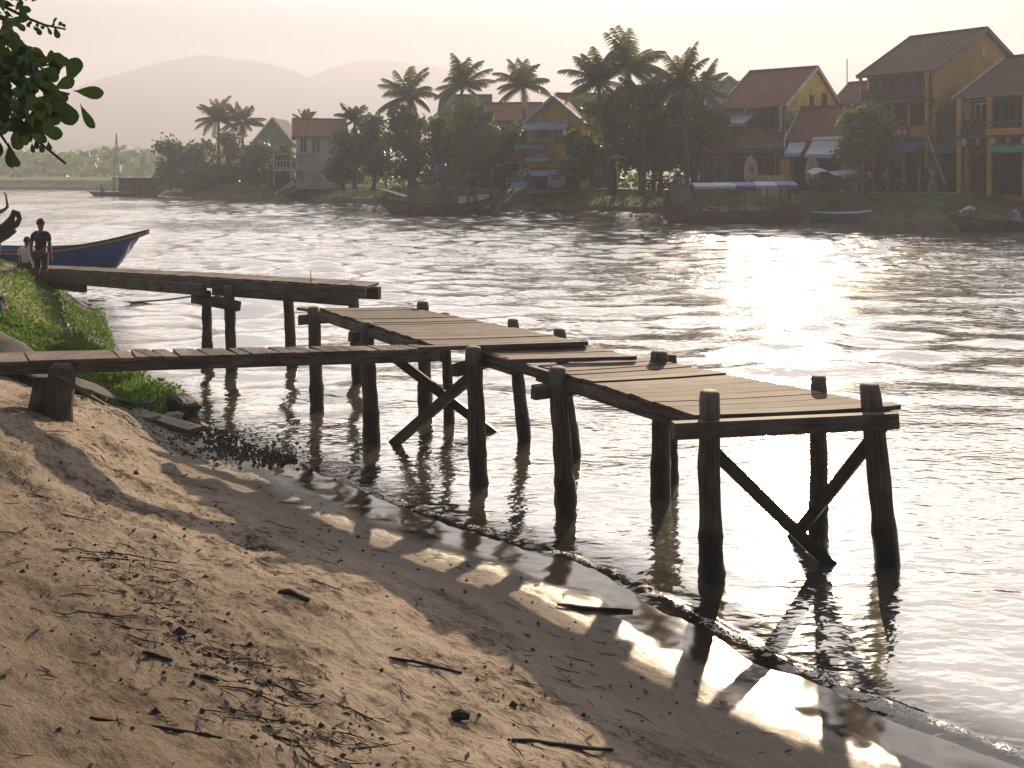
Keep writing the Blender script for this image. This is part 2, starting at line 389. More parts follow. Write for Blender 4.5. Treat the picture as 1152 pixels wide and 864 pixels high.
# wind waves: a sum of many short-crested wave trains, stronger and weaker in drifting patches, calm in the lee of the bank
wr = np.random.default_rng(5); H = np.zeros_like(X)
pat = np.clip(.62+1.5*fbm(X*.09+4, Y*.11, 3), .12, 1.15)
for k in range(22):
    wl = .75*3.2**wr.random(); th = math.pi/2+wr.normal(0, .55); kk = 2*math.pi/wl; kx, ky = kk*math.cos(th), kk*math.sin(th)
    env = .6+.8*(vnoise(X*.35+k*7, Y*.45+k*3)+.5)
    H += (.050/kk)*env*np.sin(kx*X+ky*Y+wr.random()*6.283)
lee = sm(7.5, 17, Y-.25*np.minimum(X, 6))*.93+.07
H *= pat*lee*sm(150, 100, Y)*np.where(np.abs(X) < 60, 1, 0)*sm(-.0, -1.2, D)
Z = Z+H
foam = near*np.clip((ridge+.5*ridge2)*(.75+1.6*fbm(X*9, Y*9, 2)), 0, 1)
m, nt, b = newmat('river water')
v = coords(nt, 'World')
big = nd(nt, 'ShaderNodeTexNoise', Scale=.085, Detail=3.0, Roughness=.55); 
mpb = nd(nt, 'ShaderNodeMapping'); mpb.inputs['Scale'].default_value = (1, 1.2, 1); nt.links.new(v, mpb.inputs[0]); nt.links.new(mpb.outputs[0], big.inputs['Vector'])
def wv(scale, stretch, detail, rot, dist=0.0):
    mp = nd(nt, 'ShaderNodeMapping'); mp.inputs['Scale'].default_value = (1, stretch, 1); mp.inputs['Rotation'].default_value = (0,0,rot); nt.links.new(v, mp.inputs[0])
    n = nd(nt, 'ShaderNodeTexNoise', Scale=scale, Detail=detail, Roughness=.5, Distortion=dist); nt.links.new(mp.outputs[0], n.inputs['Vector']); return n.outputs['Fac']
sy = nd(nt, 'ShaderNodeSeparateXYZ'); nt.links.new(v, sy.inputs[0])
dist = rangen(nt, sy.outputs['Y'], 7, 30)                # the river is calmer in the lee of the near bank, choppier in mid stream
amp = rangen(nt, big.outputs['Fac'], .40, .56, .18, 1.0)
w1 = mathn(nt, 'MULTIPLY', wv(2.1, 2.0, 2.0, .15, .4), .018)
w2 = mathn(nt, 'MULTIPLY', wv(7.0, 1.7, 2.0, -.12, .3), .0065)
w3 = mathn(nt, 'MULTIPLY', mathn(nt, 'MULTIPLY', wv(.9, 2.0, 3.0, .1, .5), .03), mathn(nt, 'MULTIPLY', dist, amp))
w4 = mathn(nt, 'MULTIPLY', mathn(nt, 'MULTIPLY', wv(3.5, 1.6, 2.0, .3), .03), mathn(nt, 'MULTIPLY', dist, amp))
hsum = mathn(nt, 'ADD', mathn(nt, 'ADD', w1, w2), mathn(nt, 'ADD', w3, w4))
bp0 = nd(nt, 'ShaderNodeBump', Strength=1.0, Distance=1.0); nt.links.new(hsum, bp0.inputs['Height'])
# chop in mid stream: facet slopes taken straight from noise, so that they survive at a distance where a bump is averaged away
def slope(scale, stretch, rot, A, detail=2.0):
    mp = nd(nt, 'ShaderNodeMapping'); mp.inputs['Scale'].default_value = (1, stretch, 1); mp.inputs['Rotation'].default_value = (0,0,rot); nt.links.new(v, mp.inputs[0])
    n = nd(nt, 'ShaderNodeTexNoise', Scale=scale, Detail=detail, Roughness=.5, Distortion=.3); nt.links.new(mp.outputs[0], n.inputs['Vector'])
    a = nd(nt, 'ShaderNodeVectorMath', operation='SUBTRACT'); nt.links.new(n.outputs['Color'], a.inputs[0]); a.inputs[1].default_value = (.5,.5,.5)
    b_ = nd(nt, 'ShaderNodeVectorMath', operation='MULTIPLY'); nt.links.new(a.outputs[0], b_.inputs[0]); b_.inputs[1].default_value = (A,A,0); return b_.outputs[0]
s1 = slope(4.5, 1.6, .12, .55); s2 = slope(1.2, 1.8, -.1, .3)
sa = nd(nt, 'ShaderNodeVectorMath', operation='ADD'); nt.links.new(s1, sa.inputs[0]); nt.links.new(s2, sa.inputs[1])
ss = nd(nt, 'ShaderNodeVectorMath', operation='SCALE'); nt.links.new(sa.outputs[0], ss.inputs[0]); nt.links.new(mathn(nt, 'MULTIPLY', dist, amp), ss.inputs['Scale'])
sn = nd(nt, 'ShaderNodeVectorMath', operation='ADD'); nt.links.new(bp0.outputs[0], sn.inputs[0]); nt.links.new(ss.outputs[0], sn.inputs[1])
bp = nd(nt, 'ShaderNodeVectorMath', operation='NORMALIZE'); nt.links.new(sn.outputs[0], bp.inputs[0])
fa = nd(nt, 'ShaderNodeAttribute'); fa.attribute_name = 'foam'
fn = nd(nt, 'ShaderNodeTexNoise', Scale=70.0, Detail=3.0); nt.links.new(v, fn.inputs['Vector'])
ff = mathn(nt, 'MULTIPLY', rangen(nt, fn.outputs['Fac'], .44, .58), rangen(nt, fa.outputs['Fac'], .15, .7))
c = mixc(nt, mathn(nt, 'MULTIPLY', ff, .8), (.17,.155,.12), (.65,.62,.58))
nt.links.new(c, b.inputs['Base Color']); nt.links.new(rangen(nt, ff, 0, 1, .07, .5), b.inputs['Roughness'])
b.inputs['IOR'].default_value = 1.6; nt.links.new(bp.outputs[0], b.inputs['Normal'])
# thin clear edge: where the water is only a film over the sand the sand shows through
da = nd(nt, 'ShaderNodeAttribute'); da.attribute_name = 'shore'
tr = nd(nt, 'ShaderNodeBsdfTransparent'); tr.inputs[0].default_value = (.9,.87,.8,1)
lw = nd(nt, 'ShaderNodeFresnel', IOR=1.333); nt.links.new(bp.outputs[0], lw.inputs['Normal'])
alpha = mathn(nt, 'MULTIPLY', rangen(nt, da.outputs['Fac'], -.75, .02, 0, .8), mathn(nt, 'SUBTRACT', 1.0, lw.outputs[0]))
alpha = mathn(nt, 'MULTIPLY', alpha, mathn(nt, 'SUBTRACT', 1.0, ff))
gl = nd(nt, 'ShaderNodeBsdfGlossy', Roughness=.08); nt.links.new(rangen(nt, sy.outputs['Y'], 10, 34, .08, .12), gl.inputs['Roughness']); gl.inputs['Color'].default_value = (.86,.85,.83,1); nt.links.new(bp.outputs[0], gl.inputs['Normal'])
mg = nd(nt, 'ShaderNodeMixShader'); nt.links.new(rangen(nt, ff, 0, 1, .62, 0, False), mg.inputs[0]); nt.links.new(b.outputs[0], mg.inputs[1]); nt.links.new(gl.outputs[0], mg.inputs[2])
mx = nd(nt, 'ShaderNodeMixShader'); nt.links.new(alpha, mx.inputs[0]); nt.links.new(mg.outputs[0], mx.inputs[1]); nt.links.new(tr.outputs[0], mx.inputs[2])
nt.links.new(mx.outputs[0], nt.nodes['Material Output'].inputs[0])
tag(gridmesh('river', xs, ys, Z, m, {'foam': foam, 'shore': D}), None, None, kind='structure')

# ------------------------------------------------------------------ wooden pier
def pile(mb, pt, pb, Y, w=.175, lean=1):
    """pt: (px, py) of the head, pb: px of the foot at the waterline"""
    top = at(pt[0], pt[1], Y); bot = Vector((xat(pb, Y), Y, 0)); d = (bot-top)
    pts = []; rad = []; n = 30
    for i in range(n+1):
        t = i/n*1.45; p = top+d*t; p += Vector((mn.noise(Vector((p.x*3, p.y, t*2)))*.012, mn.noise(Vector((p.x, p.y*3, t*2+5)))*.012, 0))
        pts.append(p); r = w/2*(.90+.10*t)
        if -.1 < p.z < .34: r *= 1.10+.16*mn.noise(Vector((p.x*9, p.z*18, Y)))
        r *= 1+.05*mn.noise(Vector((Y*3, t*4, p.x*5)))
        if i == 0: r *= .93
        rad.append(r)
    pts.insert(0, pts[0]+Vector((0,0,.012))); rad.insert(0, rad[0]*.75)
    mb.tube(pts, rad, 18, rough=.085); return top
pier = thing('wooden_pier', 'weathered zigzag plank pier on round piles standing out in the river', 'pier', (0.5, 8.5, 0))
PILES = [((797,441),801,7.40,.180),((977,433),999,7.68,.180),((921,424),920,8.30,.150),((742,396),744,9.30,.185),((627,414),637,8.76,.178),
         ((629,371),646,10.55,.150),((532,391),539,9.62,.178),((577,360),590,11.15,.150),((475,340),479,12.50,.170),((412,363),418,11.20,.178),((353,346),357,12.75,.172),
         ((500,353),505,12.0,.13),((755,400),757,9.75,.12)]
for pt, pb, Y_, w in PILES:
    mb = MB(); pile(mb, pt, pb, Y_, w); mb.build('pile', M['pile'], pier, smooth=True)
def deck(mb, L0, R0, L1, R1, n, t=.035, gap=.018, skew=.012):
    """boards run across; from the edge L0-R0 to the edge L1-R1"""
    for i in range(n):
        a = i/n; b_ = (i+1)/n
        P = [L0.lerp(L1, a), R0.lerp(R1, a), R0.lerp(R1, b_), L0.lerp(L1, b_)]
        U = (P[1]-P[0]).normalized(); V = (P[3]-P[0]).normalized()
        e0 = random.uniform(-.01, .02); e1 = random.uniform(-.01, .025); dz = random.uniform(-.004, .004); tz = random.uniform(-.003, .003)
        P[0] = P[0]-U*e0+V*gap/2; P[3] = P[3]-U*e0-V*gap/2; P[1] = P[1]+U*e1+V*gap/2; P[2] = P[2]+U*e1-V*gap/2
        for k in range(4): P[k] = P[k]+Vector((0,0,dz+(tz if k in (0,1) else -tz)))
        # subdivide along the board so that it can sag and chip a little
        m_ = 6; vs = []; gr = []
        for k in range(m_+1):
            q = k/m_; sg = -.006*math.sin(q*math.pi); ch = random.uniform(-.003, .003)
            A = P[0].lerp(P[1], q)+Vector((0,0,sg))+V*ch; B = P[3].lerp(P[2], q)+Vector((0,0,sg))+V*random.uniform(-.003, .003)
            vs += [A, B, B-Vector((0,0,t)), A-Vector((0,0,t))]
            l = (P[1]-P[0]).length*q; w_ = (P[3]-P[0]).length; gr += [(l, 0, 0), (l, w_, 0), (l, w_, t), (l, 0, t)]
        fs = []
        for k in range(m_):
            o = 4*k
            for j in range(4): fs.append((o+j, o+4+j, o+4+(j+1) % 4, o+(j+1) % 4))
        fs += [(0,1,2,3), tuple(4*m_+j for j in (3,2,1,0))]
        mb.add(vs, fs, gr)
zA0, zA1, zB, zC = 1.234, 1.275, 1.272, 1.305
A0, A1 = onz(785,467,zA0), onz(1005,457,zA0)
A2, A3 = onz(606,411,zA1), onz(722,402,zA1)
mb = MB(); deck(mb, A0, A1, A2, A3, 13); mb.build('deck', M['deck'], pier)
B0, B1 = onz(576,404,zB+.02), onz(715,402,zB+.02); B2, B3 = onz(537,392,zB+.02), onz(655,386,zB+.02)
mb = MB(); deck(mb, B0, B1, B2, B3, 5); mb.build('deck', M['deck'], pier)
C0, C1 = onz(497,390,zC+.03), onz(660,385,zC+.03); C2, C3 = onz(359,346,zC+.03), onz(455,344.5,zC+.03)
mb = MB(); deck(mb, C0, C1, C2, C3, 20); mb.build('deck', M['deck'], pier)
# dark edge boards across the steps in the deck
mb = MB(); mb.beam(onz(572,406,zB+.035), onz(716,402,zB+.035), .05, .035, jit=.004); mb.beam(onz(470,392,zC+.03), onz(661,386,zC+.03), .06, .04, jit=.004); mb.build('edge_board', M['beam'], pier)
# side beams (stringers) below each deck edge
def drop(p, z): return Vector((p.x, p.y, p.z-z))
mb = MB()
for a, b_ in ((A0, A2), (A1, A3), ((A0+A1)/2, (A2+A3)/2), (B0, B2), (B1, B3), (C0, C2), (C1, C3), ((C0+C1)/2, (C2+C3)/2)):
    U = (b_-a).normalized(); mb.beam(drop(a, .092)-U*.02, drop(b_, .092), .06, .10, jit=.004)
mb.beam(onz(541,400,zB-.03), onz(622,424,zB-.03), .05, .09, jit=.003)
mb.build('side_beam', M['beam'], pier)
# cross beams at the pile pairs
def xbeam(a, b_, w=.09, h=.12):
    mb = MB(); mb.beam(a, b_, w, h, jit=.005); mb.build('cross_beam', M['beam'], pier)
xbeam(at(757,484,7.27), at(1009,472.5,7.52), .08, .12)
xbeam(at(600,441.5,8.70), at(770,420,9.45))
xbeam(at(511,417,9.60), at(600,392,11.15), .08, .11)
xbeam(at(394,379,11.25), at(510,365,12.4), .08, .11)
xbeam(at(336,360,12.75), at(470,352,12.8), .09, .12)
xbeam(at(900,455,8.25), at(1000,470,7.6), .07, .09)
for a, b_ in ((at(336,347,12.9), at(372,351,12.75)), (onz(980,459,zA0+.004), onz(1008,456,zA0+.004))): mb = MB(); mb.beam(a, b_, .11, .035); mb.build('loose_plank', M['deck'], pier)
def brace(a, b_, w=.10, t=.05):
    mb = MB(); d = (b_-a).normalized(); mb.beam(a, b_+d*.15, w if False else t, w, up=Vector((0,0,1)), jit=.003); mb.build('brace', M['beam'], pier)
brace(at(799,504,7.50), onz(931,633,0), .10); brace(at(1000,470,7.62), onz(889,610,-.05), .09)
brace(at(441,400,11.85), onz(553,486,0), .11); brace(at(530,424,9.75), onz(444,499,0), .11)
# rope loop and nails row under the near end
mb = MB(); mb.tube([at(779+6*math.cos(t), 482+11*math.sin(t), 7.45) for t in np.linspace(-2.2, 2.2, 12)], .008, 6); mb.build('rope_loop', M['rubber'], pier)
mb = MB()
for q in np.linspace(.02, .98, 12):
    p = A0.lerp(A1, q); mb.beam(drop(p, .055)+Vector((0,.03,0)), drop(p, .055)+Vector((-.25,.42,.0)), .05, .035, jit=.003)
mb.build('joist', M['beam'], pier)
# gangway to the bank
G0, G1 = onz(-70,408.5,1.25), onz(492,391.5,1.285); G2, G3 = onz(-70,397.5,1.25), onz(470,387.5,1.30)
mb = MB(); n = 34
for i in range(n):
    a = i/n; b_ = (i+1)/n
    if i < 12 and i % 6: continue
    if i < 12: b_ = (i+6)/n
    P = [G0.lerp(G1, a), G0.lerp(G1, b_), G2.lerp(G3, b_), G2.lerp(G3, a)]
    U = (P[1]-P[0]).normalized(); sk = random.uniform(-.05, .07) if i >= 12 else 0; e = random.uniform(0, .03)
    P[0] = P[0]+U*(.006)-Vector((0,e,0)); P[1] = P[1]-U*.006-Vector((0,e+random.uniform(-.01,.01),0)); P[2] = P[2]+U*(sk-.006); P[3] = P[3]+U*(sk+.006)
    dz = random.uniform(-.005, .007); P = [p+Vector((0,0,dz)) for p in P]
    V = (P[3]-P[0]).normalized()
    vs = P+[p-Vector((0,0,.03)) for p in P]; gr = [(V.dot(p-P[0]), U.dot(p-P[0]), p.z) for p in vs]
    mb.add(vs, [(0,1,2,3),(7,6,5,4),(0,4,5,1),(1,5,6,2),(2,6,7,3),(3,7,4,0)], gr)
mb.build('gangway_boards', M['greyplank'], pier)
mb = MB(); mb.beam(drop(G0, .085)+Vector((0,.03,0)), drop(G1, .085)+Vector((0,.03,0)), .06, .105, jit=.004); mb.beam(drop(G2, .085), drop(G3, .085), .06, .10, jit=.004); mb.build('gangway_beam', M['beam'], pier)
mb = MB(); p = at(68, 415, 9.42); g_ = gh(p.x, p.y)
mb.tube([(p.x+.02,p.y,p.z+.06),(p.x+.02,p.y,p.z),(p.x-.02,p.y,g_+.1),(p.x-.03,p.y,g_-.2)], [.08,.12,.13,.15], 12, rough=.1)
mb.tube([(p.x-.22,p.y+.12,p.z-.12),(p.x-.26,p.y+.1,g_-.2)], [.09,.14], 10, rough=.15); mb.build('stump_post', M['pile'], pier, smooth=True)
mb = MB(); mb.tube([at(58,421,9.3), at(75,428,9.3), at(95,442,9.3), at(118,455,9.45)], [.015,.022,.022,.012], 6); mb.build('stick', M['pile'], pier)

# second, farther walkway
walk = thing('wooden_walkway', 'dark raised walkway with a deep side board, farther out behind the grass', 'walkway', (-4.2, 14.5, 0))
def far_pile(pt, pb, Y_, w):
    mb = MB(); pile(mb, pt, pb, Y_, w); mb.build('pile', M['pile'], walk, smooth=True)
for a in (((232,328),234,15.6,.17),((257,322),261,14.75,.17),((323,315),329,15.2,.17),((397,320),403,14.1,.17)): far_pile(*a)
W0 = at(412,322,13.85); W1 = at(240,311.5,15.0); W2 = at(-10,298.5,23.0); sb = Vector((.12,.5,0))
for a, b_, n in ((W0, W1, 10), (W1, W2, 34)):
    mb = MB(); deck(mb, a, a+sb, b_, b_+sb, n, t=.04); mb.build('deck', M['deck'], walk)
mb = MB()
for a, b_ in ((W0, W1), (W1, W2)):
    mb.beam(drop(a, .085)-Vector((.0,.035,0)), drop(b_, .085)-Vector((.0,.035,0)), .04, .13, jit=.004)
mb.build('side_board', M['greyplank'], walk)
mb = MB()
for a, b_ in ((W0, W1), (W1, W2)):
    mb.beam(drop(a, .20)+Vector((-.15,.03,0)), drop(b_, .20)+Vector((0,.03,0)), .09, .17, jit=.004)
    mb.beam(drop(a, .16)+sb, drop(b_, .16)+sb, .09, .18, jit=.004)
mb.build('side_beam', M['beam'], walk)
for a, b_, w_, h_ in ((at(218,336,15.5), at(262,344,14.75), .10, .13), (at(240,338,14.8), at(268,345,14.6), .12, .14), (at(0,313,22.4), at(95,325,19.0), .10, .14)): mb = MB(); mb.beam(a, b_, w_, h_); mb.build('cross_beam', M['beam'], walk)
mb = MB(); mb.tube([at(351,340,13.9), at(350,322,13.9), at(349.5,304,13.9)], [.012,.009,.005], 5); mb.build('thin_stick', M['greyplank'], walk)

# ------------------------------------------------------------------ near bank: rocks, rubble, litter, tarp, grass
def rock(name, label, c, size, mat, cat='rock', group=None, seed=0, flat=1.0):
    mb = MB(); vs = []; n1_, n2_ = 12, 18; fs = []
    for i in range(n1_+1):
        ph = math.pi*i/n1_
        for k in range(n2_):
            th = 2*math.pi*k/n2_; d = Vector((math.sin(ph)*math.cos(th), math.sin(ph)*math.sin(th), math.cos(ph)))
            q = Vector([math.copysign(abs(x)**.62, x) for x in d]); r = 1+.28*mn.noise(d*1.7+Vector((seed*9.1,0,0)))+.10*mn.noise(d*6+Vector((seed*3,0,0)))
            vs.append(Vector((q.x*size[0]/2*r, q.y*size[1]/2*r, q.z*size[2]/2*r)))
    for i in range(n1_):
        for k in range(n2_): fs.append((i*n2_+k, i*n2_+(k+1) % n2_, (i+1)*n2_+(k+1) % n2_, (i+1)*n2_+k))
    R = Matrix.Rotation(size[3], 4, 'Z') @ Matrix.Rotation(size[4], 4, 'Y')
    mb.add([Vector(c)+R @ v for v in vs], fs, [v for v in vs])
    return tag(mb.build(name, mat, None, base=c), label, cat, group)
rk = [((207,458),.10,(.42,.32,.24,-.6,.3),'rock','dark squarish boulder at the water edge, outermost of the rocks'),
      ((186,446),.10,(.30,.24,.24,.3,.1),'rock','dark rock touching the end of the grass clump'),
      ((163,455),.14,(.36,.26,.12,-.5,.1),'rock','low dark rock on the sand landward of the other rocks'),
      ((196,468),.06,(.22,.2,.1,.4,.0),'slab','small pale flat rock in front of the dark boulder')]
for i, (p, z, sz, mt, lab) in enumerate(rk):
    c_ = onz(p[0], p[1], z); rock('rock', lab, c_, sz, M[mt], group='rocks at the water edge', seed=i)
c_ = onz(188, 474, .12); mb = MB()
a, b_ = onz(150,462,.17), onz(219,483,.08)
mb.beam(a, b_, .22, .06, jit=.02); mb.beam(a+Vector((-.1,-.1,.02)), a.lerp(b_, .55)+Vector((-.12,-.05,.03)), .16, .05, jit=.02)
tag(mb.build('broken_slab', M['slab'], None, base=c_), 'long flat broken slab lying beside the dark rocks on the sand', 'slab')
# rubble spit of small black stones
def chunk(mb, c, r, mi=0):
    d = [Vector((random.gauss(0,1), random.gauss(0,1), random.gauss(0,1))).normalized() for _ in range(3)]
    vs = [Vector(c)+Vector((random.uniform(.5,1)*r*x, random.uniform(.5,1)*r*y, random.uniform(.4,.8)*r*z)) for x, y, z in ((1,0,0),(-1,0,0),(0,1,0),(0,-1,0),(0,0,1),(0,0,-1))]
    mb.add(vs, [(0,2,4),(2,1,4),(1,3,4),(3,0,4),(2,0,5),(1,2,5),(3,1,5),(0,3,5)], None, mi)
mb = MB(); random.seed(3)
line = [onz(214,478,.05), onz(250,492,.04), onz(285,508,.02), onz(312,518,.01)]
for i in range(900):
    t = random.random()**.8*2.999; k = int(t); p = line[k].lerp(line[k+1], t-k)
    wd = .11+.20*math.sin(min(1, t/3)*math.pi)
    q = p+Vector((random.gauss(0, wd), random.gauss(0, wd), 0))
    g_ = max(gh(q.x, q.y), -.01); off = (q-p).length
    chunk(mb, (q.x, q.y, g_+.006+max(0, .05-off*.2)*random.random()), random.uniform(.012, .036))
tag(mb.build('rubble', M['rubble'], None, base=line[1]), 'spit of small black stones at the water edge', 'rubble', kind='stuff')
mb = MB()
for (px, py) in ((322,517),(327,517),(331,517),(349,530)):
    p = onz(px, py, .02); chunk(mb, p, .05)
tag(mb.build('wet_stones', M['rubble'], None, base=onz(327,517)), 'few wet dark stones just off the black stone spit', 'stones', kind='stuff')
# litter: twigs, husks and clods over the sand
mb = MB(); random.seed(11)
strand = [onz(116,581,.9), onz(211,690,.8), onz(317,785,.75), onz(384,863,.75)]
def scat():
    while True:
        r = random.random()
        if r < .10:
            t = random.random()*2.999; k = int(t); p = strand[k].lerp(strand[k+1], t-k); x = p.x+random.gauss(0,.2); y = p.y+random.gauss(0,.2)
        elif r < .16:
            p = onz(random.uniform(80,230), random.uniform(440,470), .5); x, y = p.x, p.y
        else: x = random.uniform(-6.5, 2.2); y = random.uniform(2.6, 12)
        d = gd(x, y)
        if d < .55: continue
        if r >= .16 and vn(x*1.1+7, y*1.1) < random.uniform(-.45, .35): continue
        return x, y
for i in range(3800):
    x, y = scat(); z = gh(x, y)
    k = random.random()
    if k < .5:
        L = random.lognormvariate(-3.5, .65); th = random.gauss(-.55, .6); w = min(.0045, .0012+L*.03)
        d = Vector((math.cos(th), math.sin(th), random.uniform(-.08,.12))); c_ = Vector((x, y, z+.006)); bn = Vector((-d.y, d.x, 0))*random.gauss(0,.15)*L
        a = c_-d*L; b_ = c_+d*L; a.z = gh(a.x, a.y)+.006; b_.z = gh(b_.x, b_.y)+random.uniform(.004,.02)
        mb.tube([a, c_+bn, b_], [w*.6, w, w*.4], 4)
    elif k < .86: chunk(mb, (x, y, z+.003), random.lognormvariate(-4.75, .5))
    else:
        L = random.uniform(.015, .04); th = random.random()*6.28; u = Vector((math.cos(th), math.sin(th), random.uniform(-.2,.3)))*L; v_ = Vector((-u.y, u.x, random.uniform(0,.01)))*.4; c_ = Vector((x, y, z+.012))
        mb.quad(c_-u, c_-v_, c_+u, c_+v_)
tag(mb.build('litter', M['litter'], None, base=(-1,5,.5)), 'twigs, husks and leaf litter scattered over the sandy slope', 'litter', kind='stuff')
def stick(pts, r, label, wob=.02):
    P = [];
    for px, py in pts:
        p = onz(px, py, .3)
        for _ in range(12): p = onz(px, py, gh(p.x, p.y)+r*.7)
        P.append(p)
    Q = []
    for i in range(len(P)-1):
        for t in (0, .33, .66): Q.append(P[i].lerp(P[i+1], t)+Vector([random.uniform(-1,1)*r*.5 for _ in range(3)]))
    Q.append(P[-1]); mb = MB(); mb.tube(Q, [r*(.6+.5*math.sin(math.pi*(i+.8)/len(Q))) for i in range(len(Q))], 7, rough=.2)
    tag(mb.build('stick', M['litter'], None, base=P[0], smooth=True), label, 'stick', 'sticks lying on the sand')
stick([(313,665),(330,668),(348,675)], .017, 'short thick black stick on the sand just left of the grey shadow band')
stick([(437,740),(480,748),(520,757)], .008, 'thin brown twig on sand above the small dark lump')
stick([(575,833),(640,838),(690,843)], .010, 'long thin stick near the bottom edge of the photo')
stick([(160,734),(175,737),(194,743)], .010, 'short curved dark twig on the slope left of the litter line')
stick([(218,759),(232,761),(246,766)], .009, 'small dark twig right of the short curved one')
stick([(628,681),(668,685),(712,687)], .014, 'dark waterlogged stick lying in the wet film beside the river')
stick([(100,808),(180,818),(250,830)], .006, 'very thin long twig low on the left of the slope')
mb = MB(); p = onz(518,806,.25)
for _ in range(12): p = onz(518,806, gh(p.x, p.y)+.02)
mb.tube([p+Vector((-.04,0,.0)), p+Vector((0,.005,.012)), p+Vector((.045,.0,.004))], [.022,.026,.018], 8, rough=.3)
tag(mb.build('husk', M['litter'], None, base=p), 'dark blunt husk sitting on the lit sand beneath the thin twig', 'husk')
# tarp and blue bag at the left edge
random.seed(5); mb = MB(); nu, nv = 22, 12; vs = []; a = at(-60,352,11.6); b_ = at(62,399,10.6)
for i in range(nu+1):
    for j in range(nv+1):
        u = i/nu; w_ = j/nv; p = a.lerp(b_, u)+Vector((.35,1.0,0))*w_*1.2
        base = gh(p.x, p.y)
        z = base+(.10+.30*(1-u)*math.sin(math.pi*min(1, w_*1.1)))+.05*mn.noise(Vector((u*6, w_*5, 0)))+.05*math.sin(u*20+w_*5)*.5
        vs.append(Vector((p.x, p.y, z)))
fs = [(i*(nv+1)+j, (i+1)*(nv+1)+j, (i+1)*(nv+1)+j+1, i*(nv+1)+j+1) for i in range(nu) for j in range(nv)]
mb.add(vs, fs); o = mb.build('tarp', M['tarp'], None, base=a, smooth=True); o.modifiers.new('s', 'SOLIDIFY').thickness = .012
tag(o, 'crumpled grey tarp lying on the bank behind the gangway at the left edge', 'tarp')
p = at(-4, 342, 13.5); rock('blue_bag', 'dark blue bag at the left edge lying on the grass', p, (.22,.2,.24,.2,.1), M['navy'], 'bag')
# grass and weeds
random.seed(21); mb = MB(); cnt = 0
def blade(mb, p, h, w, lean, th):
    d = Vector((math.cos(th), math.sin(th), 0)); s_ = Vector((-d.y, d.x, 0))*w/2
    m1 = p+Vector((0,0,h*.55))+d*lean*.35; t = p+Vector((0,0,h))+d*lean
    mb.add([p-s_, p+s_, m1+s_*.8, m1-s_*.8, t], [(0,1,2,3),(3,2,4)], None)
for i in range(64000):
    y = random.uniform(11.6, 21.5) if random.random() < .6 else random.uniform(12, 15); x = random.uniform(-13, -4.3)
    if abs((x/y)*F+576) > 1e4 or (x/y)*F+576 < -60: continue
    d = gd(x, y)
    if d < -.12 or d > 4.5: continue
    if y < 12.9 and d > .75+.6*(y-11.6): continue
    cl = vn(x*1.7, y*1.7)+.6*vn(x*5, y*5)
    if cl < -.33: continue
    edge = math.exp(-((d-.25)/.5)**2) if y < 17 else 0
    top = (.08+.30*max(0, cl+.30)+.16*edge)*(.85 if y < 18 else .5)
    z = max(gh(x, y), -.02)
    k = random.random(); q = Vector((x, y, z))
    if k < .3: blade(mb, q, top*random.uniform(.5,1.05), .014, random.uniform(0,.14), random.random()*6.28)
    else:
        c_ = q+Vector((0,0,top*random.uniform(.25,1)*.9)); n_ = Vector((random.gauss(0,1), random.gauss(0,1), random.gauss(0,1))).normalized()
        u = n_.orthogonal().normalized()*random.uniform(.018,.034); v_ = n_.cross(u)*.65
        mb.quad(c_-u, c_-v_, c_+u, c_+v_)
tag(mb.build('grass', M['grass'], None, base=(-8,15,0)), 'thick green grass and weeds on the bank beside the river', 'grass', kind='stuff')

